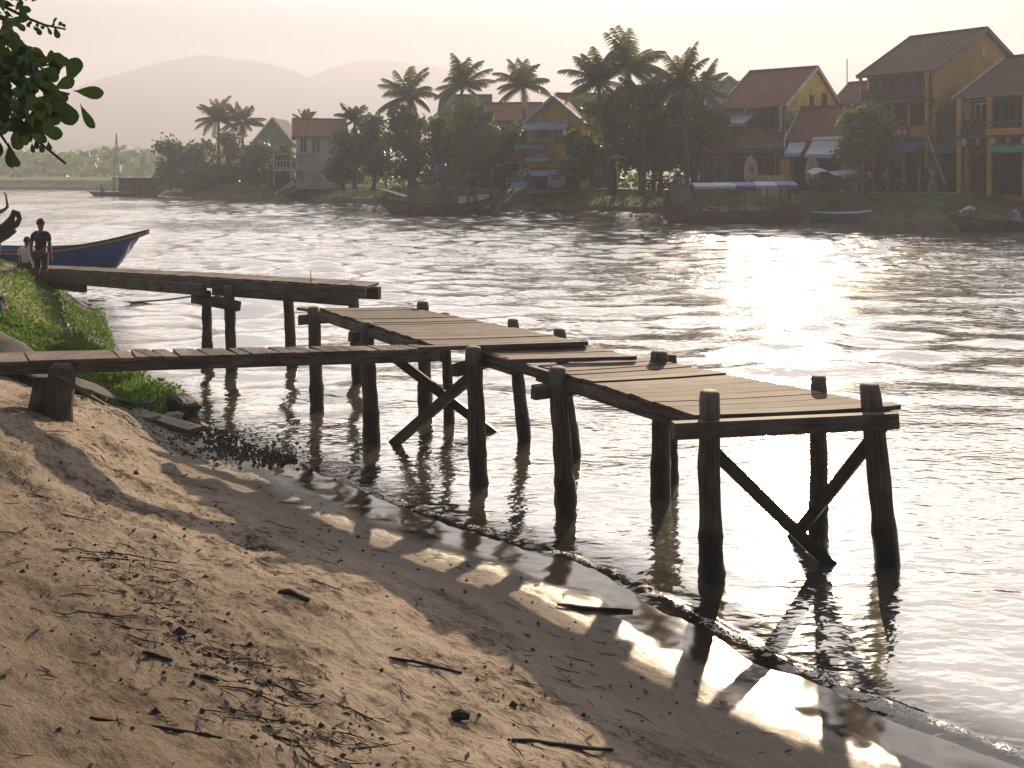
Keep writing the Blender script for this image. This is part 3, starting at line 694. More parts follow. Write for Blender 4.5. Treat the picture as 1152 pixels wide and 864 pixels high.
# ------------------------------------------------------------------ people
def skinobj(name, mat, parent, verts, edges, lvl=1):
    me = bpy.data.meshes.new(name); off = wloc(parent)*0
    me.from_pydata([v[0] for v in verts], edges, []); o = bpy.data.objects.new(name, me); COL.objects.link(o); o.parent = parent
    me.materials.append(mat); md = o.modifiers.new('skin', 'SKIN'); md.use_smooth_shade = True
    sk = me.skin_vertices[0] if me.skin_vertices else None
    if sk is None:
        bpy.context.view_layer.objects.active = o; sk = me.skin_vertices.new()
    for i, v in enumerate(verts):
        r = v[1]; sk.data[i].radius = r if isinstance(r, tuple) else (r, r); sk.data[i].use_root = (i == 0)
    ss = o.modifiers.new('sub', 'SUBSURF'); ss.levels = lvl; ss.render_levels = lvl
    return o
def person(label, loc, h, yaw=0, pose='stand', shirt='navy', pants='khaki', sleeves=True, long=False, group=None, hat=None, arms=None, fingers=False):
    """figure faces +y turned by yaw; built in its own space from the ground up"""
    t = thing('person', label, 'person', loc, group); t.rotation_euler = (0,0,yaw)
    s = h/1.7
    def V(x, y, z): return (x*s, y*s, z*s)
    if pose == 'sit': pz = .12; knee = [(-.1,.42,.16),(.1,.42,.16)]; foot = [(-.1,.46,-.25),(.1,.46,-.25)]; chest = (0,.03,.42); nk = (0,.05,.60)
    elif pose == 'bend': pz = .88; knee = [(-.11,.0,.48),(.11,.02,.48)]; foot = [(-.12,-.06,.05),(.12,-.04,.05)]; chest = (0,.33,1.05); nk = (0,.52,.98)
    elif pose == 'crouch': pz = .35; knee = [(-.16,.34,.48),(.16,.34,.48)]; foot = [(-.14,.1,.05),(.14,.1,.05)]; chest = (0,.16,.72); nk = (0,.24,.92)
    else: pz = .92; knee = [(-.10,.02,.49),(.10,.01,.49)]; foot = [(-.11,-.04,.05),(.115,-.03,.05)]; chest = (0,.0,1.22); nk = (0,.0,1.44)
    if pose == 'walk': knee = [(-.09,.14,.50),(.09,-.04,.49)]; foot = [(-.09,.18,.06),(.09,-.30,.09)]
    pel = Vector((0,0,pz)); ch = Vector(chest); nk = Vector(nk); d = (nk-ch).normalized()
    hd = nk+(d*.14 if pose != 'bend' else Vector((0,.12,-.02)))
    shl = ch.lerp(nk, .62)+Vector((-.19,0,0)); shr = ch.lerp(nk, .62)+Vector((.19,0,0))
    ar = arms or 'down'
    if ar == 'down': el = [shl+Vector((-.05,-.02,-.29)), shr+Vector((.05,-.02,-.29))]; hn = [el[0]+Vector((0,.05,-.25)), el[1]+Vector((0,.05,-.25))]
    elif ar == 'reach': el = [shl+Vector((-.02,.16,-.22)), shr+Vector((.02,.16,-.22))]; hn = [el[0]+Vector((.06,.2,-.14)), el[1]+Vector((-.06,.2,-.14))]
    elif ar == 'up': el = [shl+Vector((-.10,.12,.12)), shr+Vector((.10,.12,.12))]; hn = [el[0]+Vector((.08,.05,.22)), el[1]+Vector((-.08,.05,.22))]
    elif ar == 'hips': el = [shl+Vector((-.14,-.04,-.25)), shr+Vector((.14,-.04,-.25))]; hn = [el[0]+Vector((.14,.08,-.2)), el[1]+Vector((-.14,.08,-.2))]
    vs = [(pel, (.14,.10)), (pel.lerp(ch,.5), (.125,.09)), (ch, (.15,.105)), (nk.lerp(ch,.25), (.10,.08)), (nk, .052), (nk.lerp(hd,.35), .058), (hd, (.085,.10)), (hd+d*.09, (.075,.085)),
          (shl, .058), (el[0], .042), (hn[0], .027), (shr, .058), (el[1], .042), (hn[1], .027)]
    ed = [(0,1),(1,2),(2,3),(3,4),(4,5),(5,6),(6,7),(3,8),(8,9),(9,10),(3,11),(11,12),(12,13)]
    for i in (0, 1):
        k0 = len(vs); hp = pel+Vector(((-.09,.09)[i],0,-.06)); kn = Vector(knee[i]); ft = Vector(foot[i])
        vs += [(hp, .085), (kn.lerp(hp,.45), .07), (kn, .052), (kn.lerp(ft,.4), .048), (ft, .034), (ft+Vector((0,.13,-.025)), .030)]
        ed += [(0,k0),(k0,k0+1),(k0+1,k0+2),(k0+2,k0+3),(k0+3,k0+4),(k0+4,k0+5)]
    for i in (0, 1):   # palm, four fingers and a thumb
        hk = (10, 13)[i]; w = Vector(hn[i]); dr = (w-Vector(el[i])).normalized(); sd = Vector((1,0,0)) if i else Vector((-1,0,0))
        k0 = len(vs); vs.append((w+dr*.07, .026)); ed.append((hk, k0))
        if fingers:
            fw = Vector((0,1,0))
            for q, (o_, L) in enumerate(((-.03,.075),(-.01,.085),(.01,.08),(.03,.062))):
                k1 = len(vs); b0 = w+dr*.085+fw*o_; vs += [(b0, .010), (b0+dr*L*.6+sd*-.012, .009), (b0+dr*L-sd*.03, .008)]; ed += [(k0,k1),(k1,k1+1),(k1+1,k1+2)]
            k1 = len(vs); b0 = w+dr*.035+fw*.03; vs += [(b0, .011), (b0+fw*.02+dr*.045, .009)]; ed += [(k0,k1),(k1,k1+1)]
    sv = [(V(*p), tuple(x*s for x in r) if isinstance(r, tuple) else r*s) for p, r in vs]
    skinobj('body', M['skin'], t, sv, ed, 2 if fingers else 1)
    # clothing
    def grow(idx, k): return [(sv[i][0], tuple(x+k*s for x in sv[i][1]) if isinstance(sv[i][1], tuple) else sv[i][1]+k*s) for i in idx]
    if shirt:
        c_ = grow([0,1,2,3], .018); e_ = [(0,1),(1,2),(2,3)]
        for a_, b_ in ((8,9),(11,12)):
            k0 = len(c_); m_ = tuple(sv[a_][0][q]*.35+sv[b_][0][q]*.65 for q in range(3)); c_ += [(sv[a_][0], .07*s), (m_, .058*s)]; e_ += [(3,k0),(k0,k0+1)]
        skinobj('shirt', M[shirt], t, c_, e_, 1)
    if pants:
        c_ = grow([0], .014); e_ = []
        for k0 in (14, 20):
            k1 = len(c_); idx = [k0,k0+1,k0+2]+([k0+3,k0+4] if long else []); c_ += grow(idx, .017); e_ += [(0,k1)]+[(k1+q,k1+q+1) for q in range(len(idx)-1)]
        skinobj('trousers', M[pants], t, c_, e_, 1)
    # hair cap and simple face
    mb = MB(); hc = Vector(V(*(hd+d*.055))); hr = .112*s
    vs2 = []; fs2 = []
    for i in range(7):
        ph = math.pi*.62*i/6
        for k in range(12):
            th = 2*math.pi*k/12; q = Vector((math.sin(ph)*math.cos(th)*.9, math.sin(ph)*math.sin(th)*1.02-.02, math.cos(ph)))
            if q.y > .5 and i > 4: q *= .86
            vs2.append(hc+q*hr)
    for i in range(6):
        for k in range(12): fs2.append((i*12+k, (i+1)*12+k, (i+1)*12+(k+1) % 12, i*12+(k+1) % 12))
    mb.add(vs2, fs2)
    me = bpy.data.meshes.new('hair'); me.from_pydata([tuple(v) for v in mb.v], [], mb.f); me.materials.append(M['hair']); me.polygons.foreach_set('use_smooth', [True]*len(me.polygons))
    o = bpy.data.objects.new('hair', me); COL.objects.link(o); o.parent = t
    if hat:
        me = bpy.data.meshes.new('hat'); vs3 = [hc+Vector((0,0,.17*s))]+[hc+Vector((math.cos(a)*.22*s, math.sin(a)*.22*s, .03*s)) for a in np.linspace(0, 6.283, 15)[:-1]]
        me.from_pydata([tuple(v) for v in vs3], [], [(0, i+1, (i+1) % 14+1) for i in range(14)]); me.materials.append(M[hat]); o = bpy.data.objects.new('hat', me); COL.objects.link(o); o.parent = t; o.modifiers.new('s','SOLIDIFY').thickness = .01
    return t
Ym = 19.9; pm = at(46, 327, Ym); zg = gh(pm.x, pm.y)
person('person in dark shirt and shorts standing on the grass before the walkway, back turned', (pm.x, pm.y, pm.z), zat(247.5, Ym)-pm.z, yaw=-.1, shirt='navy', pants='khaki', arms='down', fingers=True)
pk = at(29.5, 299.5, 21.1)
person('smaller dark-haired person sitting on the walkway beside the standing one', (pk.x, pk.y, pk.z-.05), 1.3, yaw=.1, pose='sit', shirt='cloth', pants='khaki', arms='down', fingers=True)
pb_ = at(-9, 300, 22.9)
pc = person('bare-backed person at the left edge on the walkway carrying a dark roll', (pb_.x, pb_.y+.1, pb_.z), 1.6, yaw=-.2, shirt=None, pants='khaki', arms='up', fingers=True)
mb = MB(); Yn = 22.6
mb.tube([at(x, y, Yn) for x, y in ((-40,275),(-18,266),(0,262),(10,254),(14,244),(16,238),(20,240),(22,246),(19,252),(12,257),(4,263))], [.10,.16,.17,.14,.07,.06,.06,.06,.07,.08,.06], 9, rough=.25)
mb.tube([at(x, y, Yn-.1) for x, y in ((-30,276),(-5,270),(8,264),(17,259))], [.09,.11,.09,.06], 8, rough=.25)
tag(mb.build('rolled_net', M['net'], None, base=at(0,262,Yn), smooth=True), 'dark rolled net with a looped end carried on a shoulder at the left edge', 'net')

# ------------------------------------------------------------------ boats
def hull(mb, P, U, L, beam, keel, gl, gm, gr_, ns=28, bowl=.3, th=.05, full=.75, mi=0, mi2=1, rim=True):
    """P: mid waterline point; U: unit vector towards the right end; gl/gm/gr_: gunwale heights at left end, middle, right end"""
    V = Vector((-U.y, U.x, 0)); rows = []
    for i in range(ns+1):
        t = i/ns; s = 2*t-1; w = beam/2*max(0.02, (1-abs(s)**2.6))**full
        g = gm+((gl-gm) if s < 0 else (gr_-gm))*abs(s)**2.4
        k = -keel+(.9*(g)+keel)*abs(s)**7*.9; x = s*L/2
        sx = x*(1-.0)
        rows.append((sx, w, g, k))
    def ring(x, w, g, k, inset=0):
        w2 = max(.004, w-inset); k2 = k+inset*1.5
        pts = []
        for q in (1, .96, .80, .45, 0, -.45, -.80, -.96, -1):
            a = abs(q); z = k2+(g-k2)*(a**2.6)
            xx = x*(1-.10*(1-(z-k2)/max(.01, g-k2))*abs(x/(L/2))**2)
            pts.append(P+U*xx+V*(w2*q)+Vector((0,0,z)))
        return pts
    n = 9; vo = [p for r in rows for p in ring(*r)]; vi = [p for r in rows for p in ring(*r, inset=th)]
    fs = [(i*n+j, (i+1)*n+j, (i+1)*n+j+1, i*n+j+1) for i in range(ns) for j in range(n-1)]
    mb.add(vo, fs, None, mi); mb.add(vi, [f[::-1] for f in fs], None, mi2)
    # gunwale rails
    for q in (1, -1):
        pts = [P+U*r[0]+V*(r[1]*q)+Vector((0,0,r[2])) for r in rows]
        if rim:
            for a, b_ in zip(pts, pts[1:]): mb.beam(a, b_, .07, .06, mi2)
    return rows
# blue rowing boat
Yb = 29.6; bl = thing('blue_boat', 'blue wooden boat with a yellow stripe and high bow beyond the dark walkway', 'boat', (xat(20,Yb), Yb, 0))
tip = at(166, 261, Yb); Lb = 9.5; U = Vector((.985,-.17,0)).normalized(); Pb = Vector((tip.x, tip.y, 0))-U*(Lb/2)
mb = MB(); rows = hull(mb, Pb, U, Lb, 1.7, .25, 1.0, .62, 1.24, mi=0, mi2=1, rim=False); mb.build('hull', [M['blue'], M['blue']], bl, smooth=True)
V = Vector((-U.y, U.x, 0)); mb = MB(); mb2 = MB()
for q in (1, -1):
    for a, b_ in zip(rows, rows[1:]):
        pa = Pb+U*a[0]+V*(a[1]*q)+Vector((0,0,a[2])); pb2 = Pb+U*b_[0]+V*(b_[1]*q)+Vector((0,0,b_[2]))
        mb.beam(pa+Vector((0,0,.0)), pb2, .09, .05); mb2.beam(pa+V*q*.03-Vector((0,0,.075)), pb2+V*q*.03-Vector((0,0,.075)), .03, .06)
mb.build('gunwale', M['darkwood'], bl); mb2.build('stripe', M['yellowpaint'], bl)
for s in (-.5, -.1, .3, .62):
    mb = MB(); c_ = Pb+U*(s*Lb/2)+Vector((0,0,.40)); w = 1.5*(1-abs(s)**2.6); mb.box(c_, (.22, w, .04), U, V); mb.build('thwart', M['blue'], bl)
mb = MB(); mb.tube([at(100,338,22.9), at(150,340,22.7), at(190,337,22.9), at(219,333,22.9), at(232,331,15.7)][:4], .022, 6); tag(mb.build('mooring_rope', M['rope'], None, base=at(150,340,22.7)), 'pale rope stretched low over the water behind the grass', 'rope')

BO = 'boats moored along the far bank'
def posts(parent, P, U, xs_, ys_, z0, z1, r=.05, mat='farwood'):
    V = Vector((-U.y, U.x, 0))
    for x in xs_:
        for y in ys_:
            mb = MB(); a = P+U*x+V*y; mb.tube([a+Vector((0,0,z0)), a+Vector((0,0,z1))], r, 6); mb.build('post', M[mat], parent)
# boat 1
Y1 = 67; P1 = Vector((xat(496,Y1), Y1, 0)); U = Vector((1,-.02,0)).normalized(); V = Vector((-U.y, U.x, 0))
b1 = thing('tour_boat', 'dark wooden boat with a flat canopy frame and white crates, moored before the palms', 'boat', P1, BO)
mb = MB(); hull(mb, P1, U, 9.0, 2.2, .3, 1.15, .68, 1.55, mi2=1); mb.build('hull', [M['hullwood'], M['farwood']], b1, smooth=True)
posts(b1, P1, U, (-2.15, 0.0, 3.4), (-.8, .8), .4, 2.62)
mb = MB(); mb.slab([P1+U*-2.2+V*-.95+Vector((0,0,2.55)), P1+U*3.9+V*-.95+Vector((0,0,2.66)), P1+U*3.9+V*.95+Vector((0,0,2.66)), P1+U*-2.2+V*.95+Vector((0,0,2.55))], .08)
for x in np.linspace(-2.1, 3.8, 7): mb.beam(P1+U*x+V*-1.0+Vector((0,0,2.70)), P1+U*x+V*1.0+Vector((0,0,2.70)), .06, .06)
mb.build('canopy', M['roof_red'], b1)
mb = MB()
for i in range(8):
    t0, t1 = i/8, (i+1)/8; f_ = lambda t: P1+U*(-2.1+2.1*t)+Vector((0,0,2.45-.5*math.sin(math.pi*t)*.5))
    mb.slab([f_(t0)-V*.98, f_(t1)-V*.98, f_(t1)-V*.90, f_(t0)-V*.90], .16)
mb.build('hanging_cloth', M['darkwood'], b1)
mb = MB(); mb.slab([P1+U*-4.1+V*-.4+Vector((0,0,1.75)), P1+U*-2.4+V*-.5+Vector((0,0,1.2)), P1+U*-2.3+V*.5+Vector((0,0,1.25)), P1+U*-4.0+V*.4+Vector((0,0,1.75))], .04); mb.build('bow_cover', M['cloth'], b1)
mb = MB(); mb.beam(P1+U*4.1+Vector((0,0,1.1)), P1+U*4.75+Vector((0,0,2.15)), .14, .22); mb.build('stern_post', M['darkwood'], b1)
for k, (x, w, hh_, mt, lb) in enumerate(((1.5,.55,.72,'cloth','white crate in the canopied boat, leftmost of its three containers'),(2.15,.32,.66,'palecloth','narrow bluish drum between two white crates in the boat'),(2.95,.85,.85,'cloth','large white crate in the canopied boat, rightmost of its containers'))):
    mb = MB(); c_ = P1+U*x-V*.3; mb.box(c_+Vector((0,0,.45+hh_/2)), (w,.6,hh_), U, V); mb.box(c_+Vector((0,0,.47+hh_)), (w+.06,.66,.06), U, V)
    tag(mb.build('crate', M[mt], None, base=c_+Vector((0,0,.45))), lb, 'crate')
c_ = P1+U*0.0+Vector((0,0,2.73)); mb = MB(); mb.tube([c_, c_+Vector((0,0,.08)), c_+Vector((0,0,.35)), c_+Vector((0,0,.62)), c_+Vector((0,0,.7))], [.34,.38,.37,.38,.33], 12)
tag(mb.build('barrel', M['bluecloth'], None, base=c_, smooth=False), 'blue plastic barrel standing on the canopy of the dark boat', 'barrel')
# boat 2
Y2 = 56.6; P2 = Vector((xat(828,Y2), Y2, 0)); U = Vector((1,0,0)); V = Vector((0,1,0))
b2 = thing('tour_boat', 'long dark boat under a blue and white striped canopy', 'boat', P2, BO)
mb = MB(); hull(mb, P2, U, 10.0, 2.3, .3, 1.05, .62, 1.45, mi2=1); mb.build('hull', [M['hullwood'], M['farwood']], b2, smooth=True)
posts(b2, P2, U, (-2.3,-1.2,.3,1.6,2.9), (-.85,.85), .4, 2.1, .04)
for k in range(5):
    mb = MB(); x0 = -2.6+k*1.18; x1 = x0+1.18; z = 2.10+.02*k
    for j in range(6):
        y0 = -1.05+j*.35; y1 = y0+.35; q = lambda y: z+.20*(1-(y/1.05)**2)
        mb.slab([P2+U*x0+V*y0+Vector((0,0,q(y0))), P2+U*x1+V*y0+Vector((0,0,q(y0))), P2+U*x1+V*y1+Vector((0,0,q(y1))), P2+U*x0+V*y1+Vector((0,0,q(y1)))], .03)
    for sgn in (-1,): mb.slab([P2+U*x0+V*-1.06+Vector((0,0,z)), P2+U*x1+V*-1.06+Vector((0,0,z)), P2+U*x1+V*-1.10+Vector((0,0,z-.16)), P2+U*x0+V*-1.10+Vector((0,0,z-.16))], .02)
    mb.build('canopy', M['palecloth'] if k in (0,1,3) else M['bluecloth'], b2)
mb = MB(); mb.slab([P2+U*-3.7+V*-.6+Vector((0,0,1.1)), P2+U*-2.7+V*-.6+Vector((0,0,1.3)), P2+U*-2.6+V*.6+Vector((0,0,2.1)), P2+U*-3.9+V*.6+Vector((0,0,2.15))], .05); mb.build('stern_screen', M['darkwood'], b2)
mb = MB(); mb.beam(P2+U*-1.9+V*-.3+Vector((0,0,.75)), P2+U*-.6+V*-.3+Vector((0,0,.75)), .5, .35); mb.build('bench', M['cream'], b2)
mb = MB(); mb.beam(P2+U*.2+V*-.2+Vector((0,0,.8)), P2+U*1.3+V*-.2+Vector((0,0,.8)), .6, .25); mb.build('cargo', M['palecloth'], b2); mb = MB(); mb.beam(P2+U*-2.8+V*-.5+Vector((0,0,1.15)), P2+U*-1.3+V*-.75+Vector((0,0,.75)), .08, .08); mb.build('boat_hook', M['greyplank'], b2)
mb = MB(); mb.beam(P2+U*2.1+V*-.9+Vector((0,0,.5)), P2+U*2.45+V*-.6+Vector((0,0,1.95)), .07, .1); mb.build('oar', M['greyplank'], b2)
# boat 3 teal
Y3 = 58.2; P3 = Vector((xat(942,Y3), Y3, 0)); b3 = thing('small_boat', 'small teal boat with white rim moored beside the striped canopy boat', 'boat', P3, BO)
mb = MB(); hull(mb, P3, Vector((1,0,0)), 4.0, 1.3, .2, .62, .48, .62, mi2=1); mb.build('hull', [M['teal'], M['cloth']], b3, smooth=True)
for x, w_ in ((0,1.0),(1.1,.8)): mb = MB(); mb.box(P3+Vector((x,0,.4)), (.25,w_,.04)); mb.build('thwart', M['teal'], b3)
# boat 4
Y4 = 49.3; P4 = Vector((xat(1152,Y4), Y4, 0)); b4 = thing('rowing_boat', 'low dark rowing boat with two people at the right edge', 'boat', P4, BO)
mb = MB(); hull(mb, P4, Vector((1,-.03,0)).normalized(), 8.0, 1.5, .25, .86, .46, .8, mi2=1); mb.build('hull', [M['hullwood'], M['greyplank']], b4, smooth=True)
for x in (-2,0,2): mb = MB(); mb.box(P4+Vector((x,0,.36)), (.25,1.2,.04)); mb.build('thwart', M['greyplank'], b4)
person('person in a pale shirt bending over in the rowing boat', (xat(1084,Y4), Y4, .16), 1.6, yaw=-1.4, pose='bend', shirt='cloth', pants='palecloth', long=True, arms='reach')
person('person in pale blue crouching in the rowing boat at the right edge', (xat(1147,Y4), Y4, .2), 1.6, yaw=1.2, pose='crouch', shirt='palecloth', pants='palecloth', long=True, arms='reach')
# boat 5 far left
Y5 = 112; P5 = Vector((xat(142,Y5), Y5, 0)); b5 = thing('house_boat', 'long dark boat with an open cabin, off the point at far left', 'boat', P5, BO)
mb = MB(); hull(mb, P5, Vector((1,0,0)), 9.0, 2.0, .3, .5, .4, .8, mi2=1); mb.build('hull', [M['farwood'], M['farwood']], b5, smooth=True)
posts(b5, P5, Vector((1,0,0)), (-1.1,.2,1.6,2.9), (-.8,.8), .2, 1.9, .08)
mb = MB(); mb.box(P5+Vector((1.1,0,2.0)), (4.6,2.0,.18)); mb.box(P5+Vector((1.1,.8,1.2)), (4.4,.06,1.5)); mb.build('cabin', M['darkwood'], b5)
person('small figure crouching at the stern of the far left boat', (P5.x-2.6, P5.y, .3), 1.6, yaw=1.5, pose='crouch', shirt='navy', pants='navy', arms='reach')

# ------------------------------------------------------------------ far bank
fs_px = [(1800,258),(1300,252),(1152,250),(1000,248),(900,247),(780,243),(700,239),(600,236),(560,235),(430,233),(400,229),(300,224),(210,222),(172,219.5)]
fsh = [(xat(px, 3410/(py-HZ)), 3410/(py-HZ)) for px, py in fs_px]
fsh = [(260, 20), (120, 36)]+fsh+[(-45,122),(-52,136),(-66,143),(-90,146),(-140,148),(-255,150)]
fsh = np.array(fsh)
def bank_off(x, y): return -sdist(np.array([x]), np.array([y]), fsh)[0]
def fh(x, y):
    d = bank_off(x, y)
    return float(.45*sm(0, 1.0, d)+.42*sm(.8, 3.2, d)+.58*sm(2.4, 5.2, d)) if d > 0 else .3*d
pts = []; 
for i in range(len(fsh)-1):
    n = max(2, int(np.hypot(*(fsh[i+1]-fsh[i]))/1.5)); n = min(n, 24)
    for k in range(n): pts.append(fsh[i]+(fsh[i+1]-fsh[i])*k/n)
pts.append(fsh[-1]); pts = np.array(pts)
sp = pts.copy()
for _ in range(6): sp[1:-1] = (sp[:-2]+sp[1:-1]*2+sp[2:])/4
T = np.gradient(sp, axis=0); T /= np.linalg.norm(T, axis=1)[:, None]; Nn = np.stack([T[:,1], -T[:,0]], 1)   # away from the river
for _ in range(40): Nn[1:-1] = (Nn[:-2]+Nn[1:-1]+Nn[2:])/3
Nn /= np.linalg.norm(Nn, axis=1)[:, None]
if Nn[len(Nn)//3][1] < 0: Nn = -Nn
offs = [-7,-3,-1,0,.4,.8,1.3,2,2.8,3.6,4.4,5.2,7,10,16,30,60]
m, nt, b = newmat('far bank ground')
oa = nd(nt, 'ShaderNodeAttribute'); oa.attribute_name = 'off'
n1 = nd(nt, 'ShaderNodeTexNoise', Scale=.9, Detail=7.0, Roughness=.65); nt.links.new(coords(nt, 'World'), n1.inputs['Vector'])
g1 = mixc(nt, rangen(nt, n1.outputs['Fac'], .35, .65), (.085,.07,.045), (.19,.15,.10))
g2 = mixc(nt, rangen(nt, n1.outputs['Fac'], .35, .65), (.04,.075,.016), (.10,.16,.03))
c = mixc(nt, rangen(nt, mathn(nt, 'ADD', oa.outputs['Fac'], mathn(nt, 'MULTIPLY', n1.outputs['Fac'], -3.0)), -.9, .5), g1, g2)
nt.links.new(c, b.inputs['Base Color']); b.inputs['Roughness'].default_value = .95
bp = nd(nt, 'ShaderNodeBump', Strength=1.0, Distance=.25); nt.links.new(n1.outputs['Fac'], bp.inputs['Height']); nt.links.new(bp.outputs[0], b.inputs['Normal'])
vs = []; fo = []
for j, o_ in enumerate(offs):
    for i in range(len(sp)):
        nz_ = .35*vn(i*.31, j*.2)*(1 if -2 < o_ < 4 else 0)
        x, y = sp[i]+Nn[i]*(o_+nz_)
        z = -1.8 if o_ <= -7 else (.22*o_ if o_ <= 0 else float(.45*sm(0,1.0,o_)+.42*sm(.8,3.2,o_)+.58*sm(2.4,5.2,o_)))
        if o_ > 0: z += .12*vn(x*.8, y*.8)*(1 if o_ < 5 else .2)
        vs.append((x, y, z)); fo.append(o_)
L_ = len(sp); fsx = [(j*L_+i, j*L_+i+1, (j+1)*L_+i+1, (j+1)*L_+i) for j in range(len(offs)-1) for i in range(L_-1)]
me = bpy.data.meshes.new('far_bank'); me.from_pydata(vs, [], fsx); a_ = me.attributes.new('off', 'FLOAT', 'POINT'); a_.data.foreach_set('value', fo); me.materials.append(m)
me.polygons.foreach_set('use_smooth', [True]*len(me.polygons)); o = bpy.data.objects.new('far_bank', me); COL.objects.link(o); tag(o, None, None, kind='structure')
# land behind, up to the hills
mb = MB(); mb.add([(-258,165,1.38),(-60,158,1.38),(0,90,1.38),(60,70,1.38),(258,60,1.38),(900,60,1.38),(1340,1690,1.38),(-1340,1690,1.38),(-900,165,1.38)], [(0,1,2,3,4,5,6,7,8)]); tag(mb.build('far_ground', m, None), None, None, kind='structure')
# promenade
mb = MB(); sel = [i for i in range(L_) if 2 < sp[i][0] < 60]
for a, b_ in zip(sel, sel[1:]):
    q = lambda i, o_, z: Vector((*(sp[i]+Nn[i]*o_), z))
    mb.slab([q(a,4.9,1.56), q(b_,4.9,1.56), q(b_,8.6,1.56), q(a,8.6,1.56)], .3)
tag(mb.build('promenade', M['stone'], None), None, None, kind='structure')
# rough grass tufts on the far bank
random.seed(4); mb = MB()
for i in range(15000):
    k = random.randrange(L_-1); t = random.random(); o_ = random.uniform(.9, 4.9) if random.random() < .8 else random.uniform(.3, 1.5)
    p = (sp[k]*(1-t)+sp[k+1]*t)+(Nn[k]*(1-t)+Nn[k+1]*t)*o_
    if not (-60 < p[0] < 40): continue
    cl = vn(p[0]*.7, p[1]*.7)
    if cl < -.15: continue
    z = float(.45*sm(0,1.0,o_)+.42*sm(.8,3.2,o_)+.58*sm(2.4,5.2,o_))-.04
    blade(mb, Vector((p[0], p[1], z)), random.uniform(.10,.3)*(1+cl), .09, random.uniform(0,.15), random.random()*6.28)
tag(mb.build('bank_grass', M['weed'], None, base=(0,75,1)), 'rough grass on the far river bank', 'grass', kind='stuff')

# ------------------------------------------------------------------ trees
def crown_mesh(seed, w, h, n=2600, leaf=.30, clumps=22, droop=0):
    """unit crown: width w, height h, base at z=0; leaves in clumps through the volume"""
    r = random.Random(seed); mb = MB(); C = []
    for i in range(clumps):
        a = r.random()*6.283; u = r.random()**.55; z = r.random()
        rad = math.sin(math.pi*min(.97, .14+.80*z))**.6
        C.append((Vector((math.cos(a)*u*w*.5*rad*.82, math.sin(a)*u*w*.5*rad*.82, h*(.10+.80*z))), r.uniform(.13,.27)*min(w, h*1.2)))
    for i in range(n):
        c_, q = r.choice(C); d = Vector((r.gauss(0,1), r.gauss(0,1), r.gauss(0,.8))).normalized()*(r.random()**.45)*q*(1.0 if r.random() < .93 else 1.35)
        p = c_+d; nn = (d.normalized()*.8+Vector((r.gauss(0,.8), r.gauss(0,.8), r.gauss(0,.8)+.4))).normalized()
        u = nn.orthogonal().normalized(); v_ = nn.cross(u); a = r.random()*6.28; uu = (u*math.cos(a)+v_*math.sin(a))*leaf*r.uniform(.5,1.1); vv = nn.cross(uu)*.55
        mb.quad(p-uu, p-vv*.9+uu*.1, p+uu, p+vv+uu*.1)
    return mb, C
def tree(name, label, px, ytop, Y, wpx, hpx, mat='leaf', group=None, seed=0, n=2600, leaf=.3, trunk_r=.16, off=None, clumps=22):
    x = xat(px, Y); z0 = max(1.3, min(1.5, fh(x, Y))) if off is None else off
    t = thing(name, label, 'tree', (x, Y, z0), group)
    ztop = zat(ytop, Y); w = wpx/F*Y; h = hpx/F*Y; zb = ztop-h
    mb, C = crown_mesh(seed, w, h, n, leaf, clumps)
    mb.v = [(a+x, b_+Y, c_+zb) for a, b_, c_ in mb.v]; mb.build('crown', M[mat], t)
    tb = MB(); r = random.Random(seed); fork = max(z0+.8, zb+h*.12)
    tb.tube([(x,Y,z0-.2),(x+r.uniform(-.1,.1),Y,z0+(fork-z0)*.5),(x,Y,fork)], [trunk_r*1.3, trunk_r, trunk_r*.85], 8, rough=.1)
    for c_, q in C[:9]:
        e = Vector((x+c_.x, Y+c_.y, zb+c_.z)); m_ = Vector((x,Y,fork)).lerp(e, .5)+Vector((0,0,.2)); tb.tube([(x,Y,fork-.05), m_, e], [trunk_r*.6, trunk_r*.35, .03], 5)
    tb.build('trunk', M['bark'], t); return t
def palm_crown(seed, R, nf=20):
    r = random.Random(seed); mb = MB()
    for i in range(nf):
        az = i*2.399+r.uniform(-.3,.3); el = math.radians(r.choice((r.uniform(60,88), r.uniform(35,70), r.uniform(5,40), r.uniform(-25,10)))); L = R*r.uniform(.85,1.1)
        d = Vector((math.cos(az), math.sin(az), 0)); pts = []; p = Vector((0,0,0)); e = el; ns = 11; dr = r.uniform(.05,.12)
        for k in range(ns+1):
            pts.append(p.copy()); p = p+(d*math.cos(e)+Vector((0,0,math.sin(e))))*L/ns; e -= dr*(.5+k/ns*1.1)
        mb.tube(pts, [.045*(1-k/ns*.85)+.005 for k in range(ns+1)], 4, cap=False)
        sd = Vector((-d.y, d.x, 0))
        for k in range(1, ns*3+1):
            q = k/(ns*3); j = min(ns-1, int(q*ns)); b0 = pts[j].lerp(pts[j+1], q*ns-j); tg = (pts[j+1]-pts[j]).normalized()
            ll = R*.30*math.sin(math.pi*min(1, .12+q*.80))**.8
            for sgn in (-1, 1):
                dd2 = (sd*sgn*.75+tg*.55+Vector((0,0,-.45-.3*r.random()))).normalized(); w_ = tg*.045
                b1_ = b0+dd2*ll*.55; e_ = b0+dd2*ll+Vector((0,0,-.12*ll))
                mb.add([b0-w_, b0+w_, b1_+w_*.9, b1_-w_*.9, e_], [(0,1,2,3),(3,2,4)])
    return mb
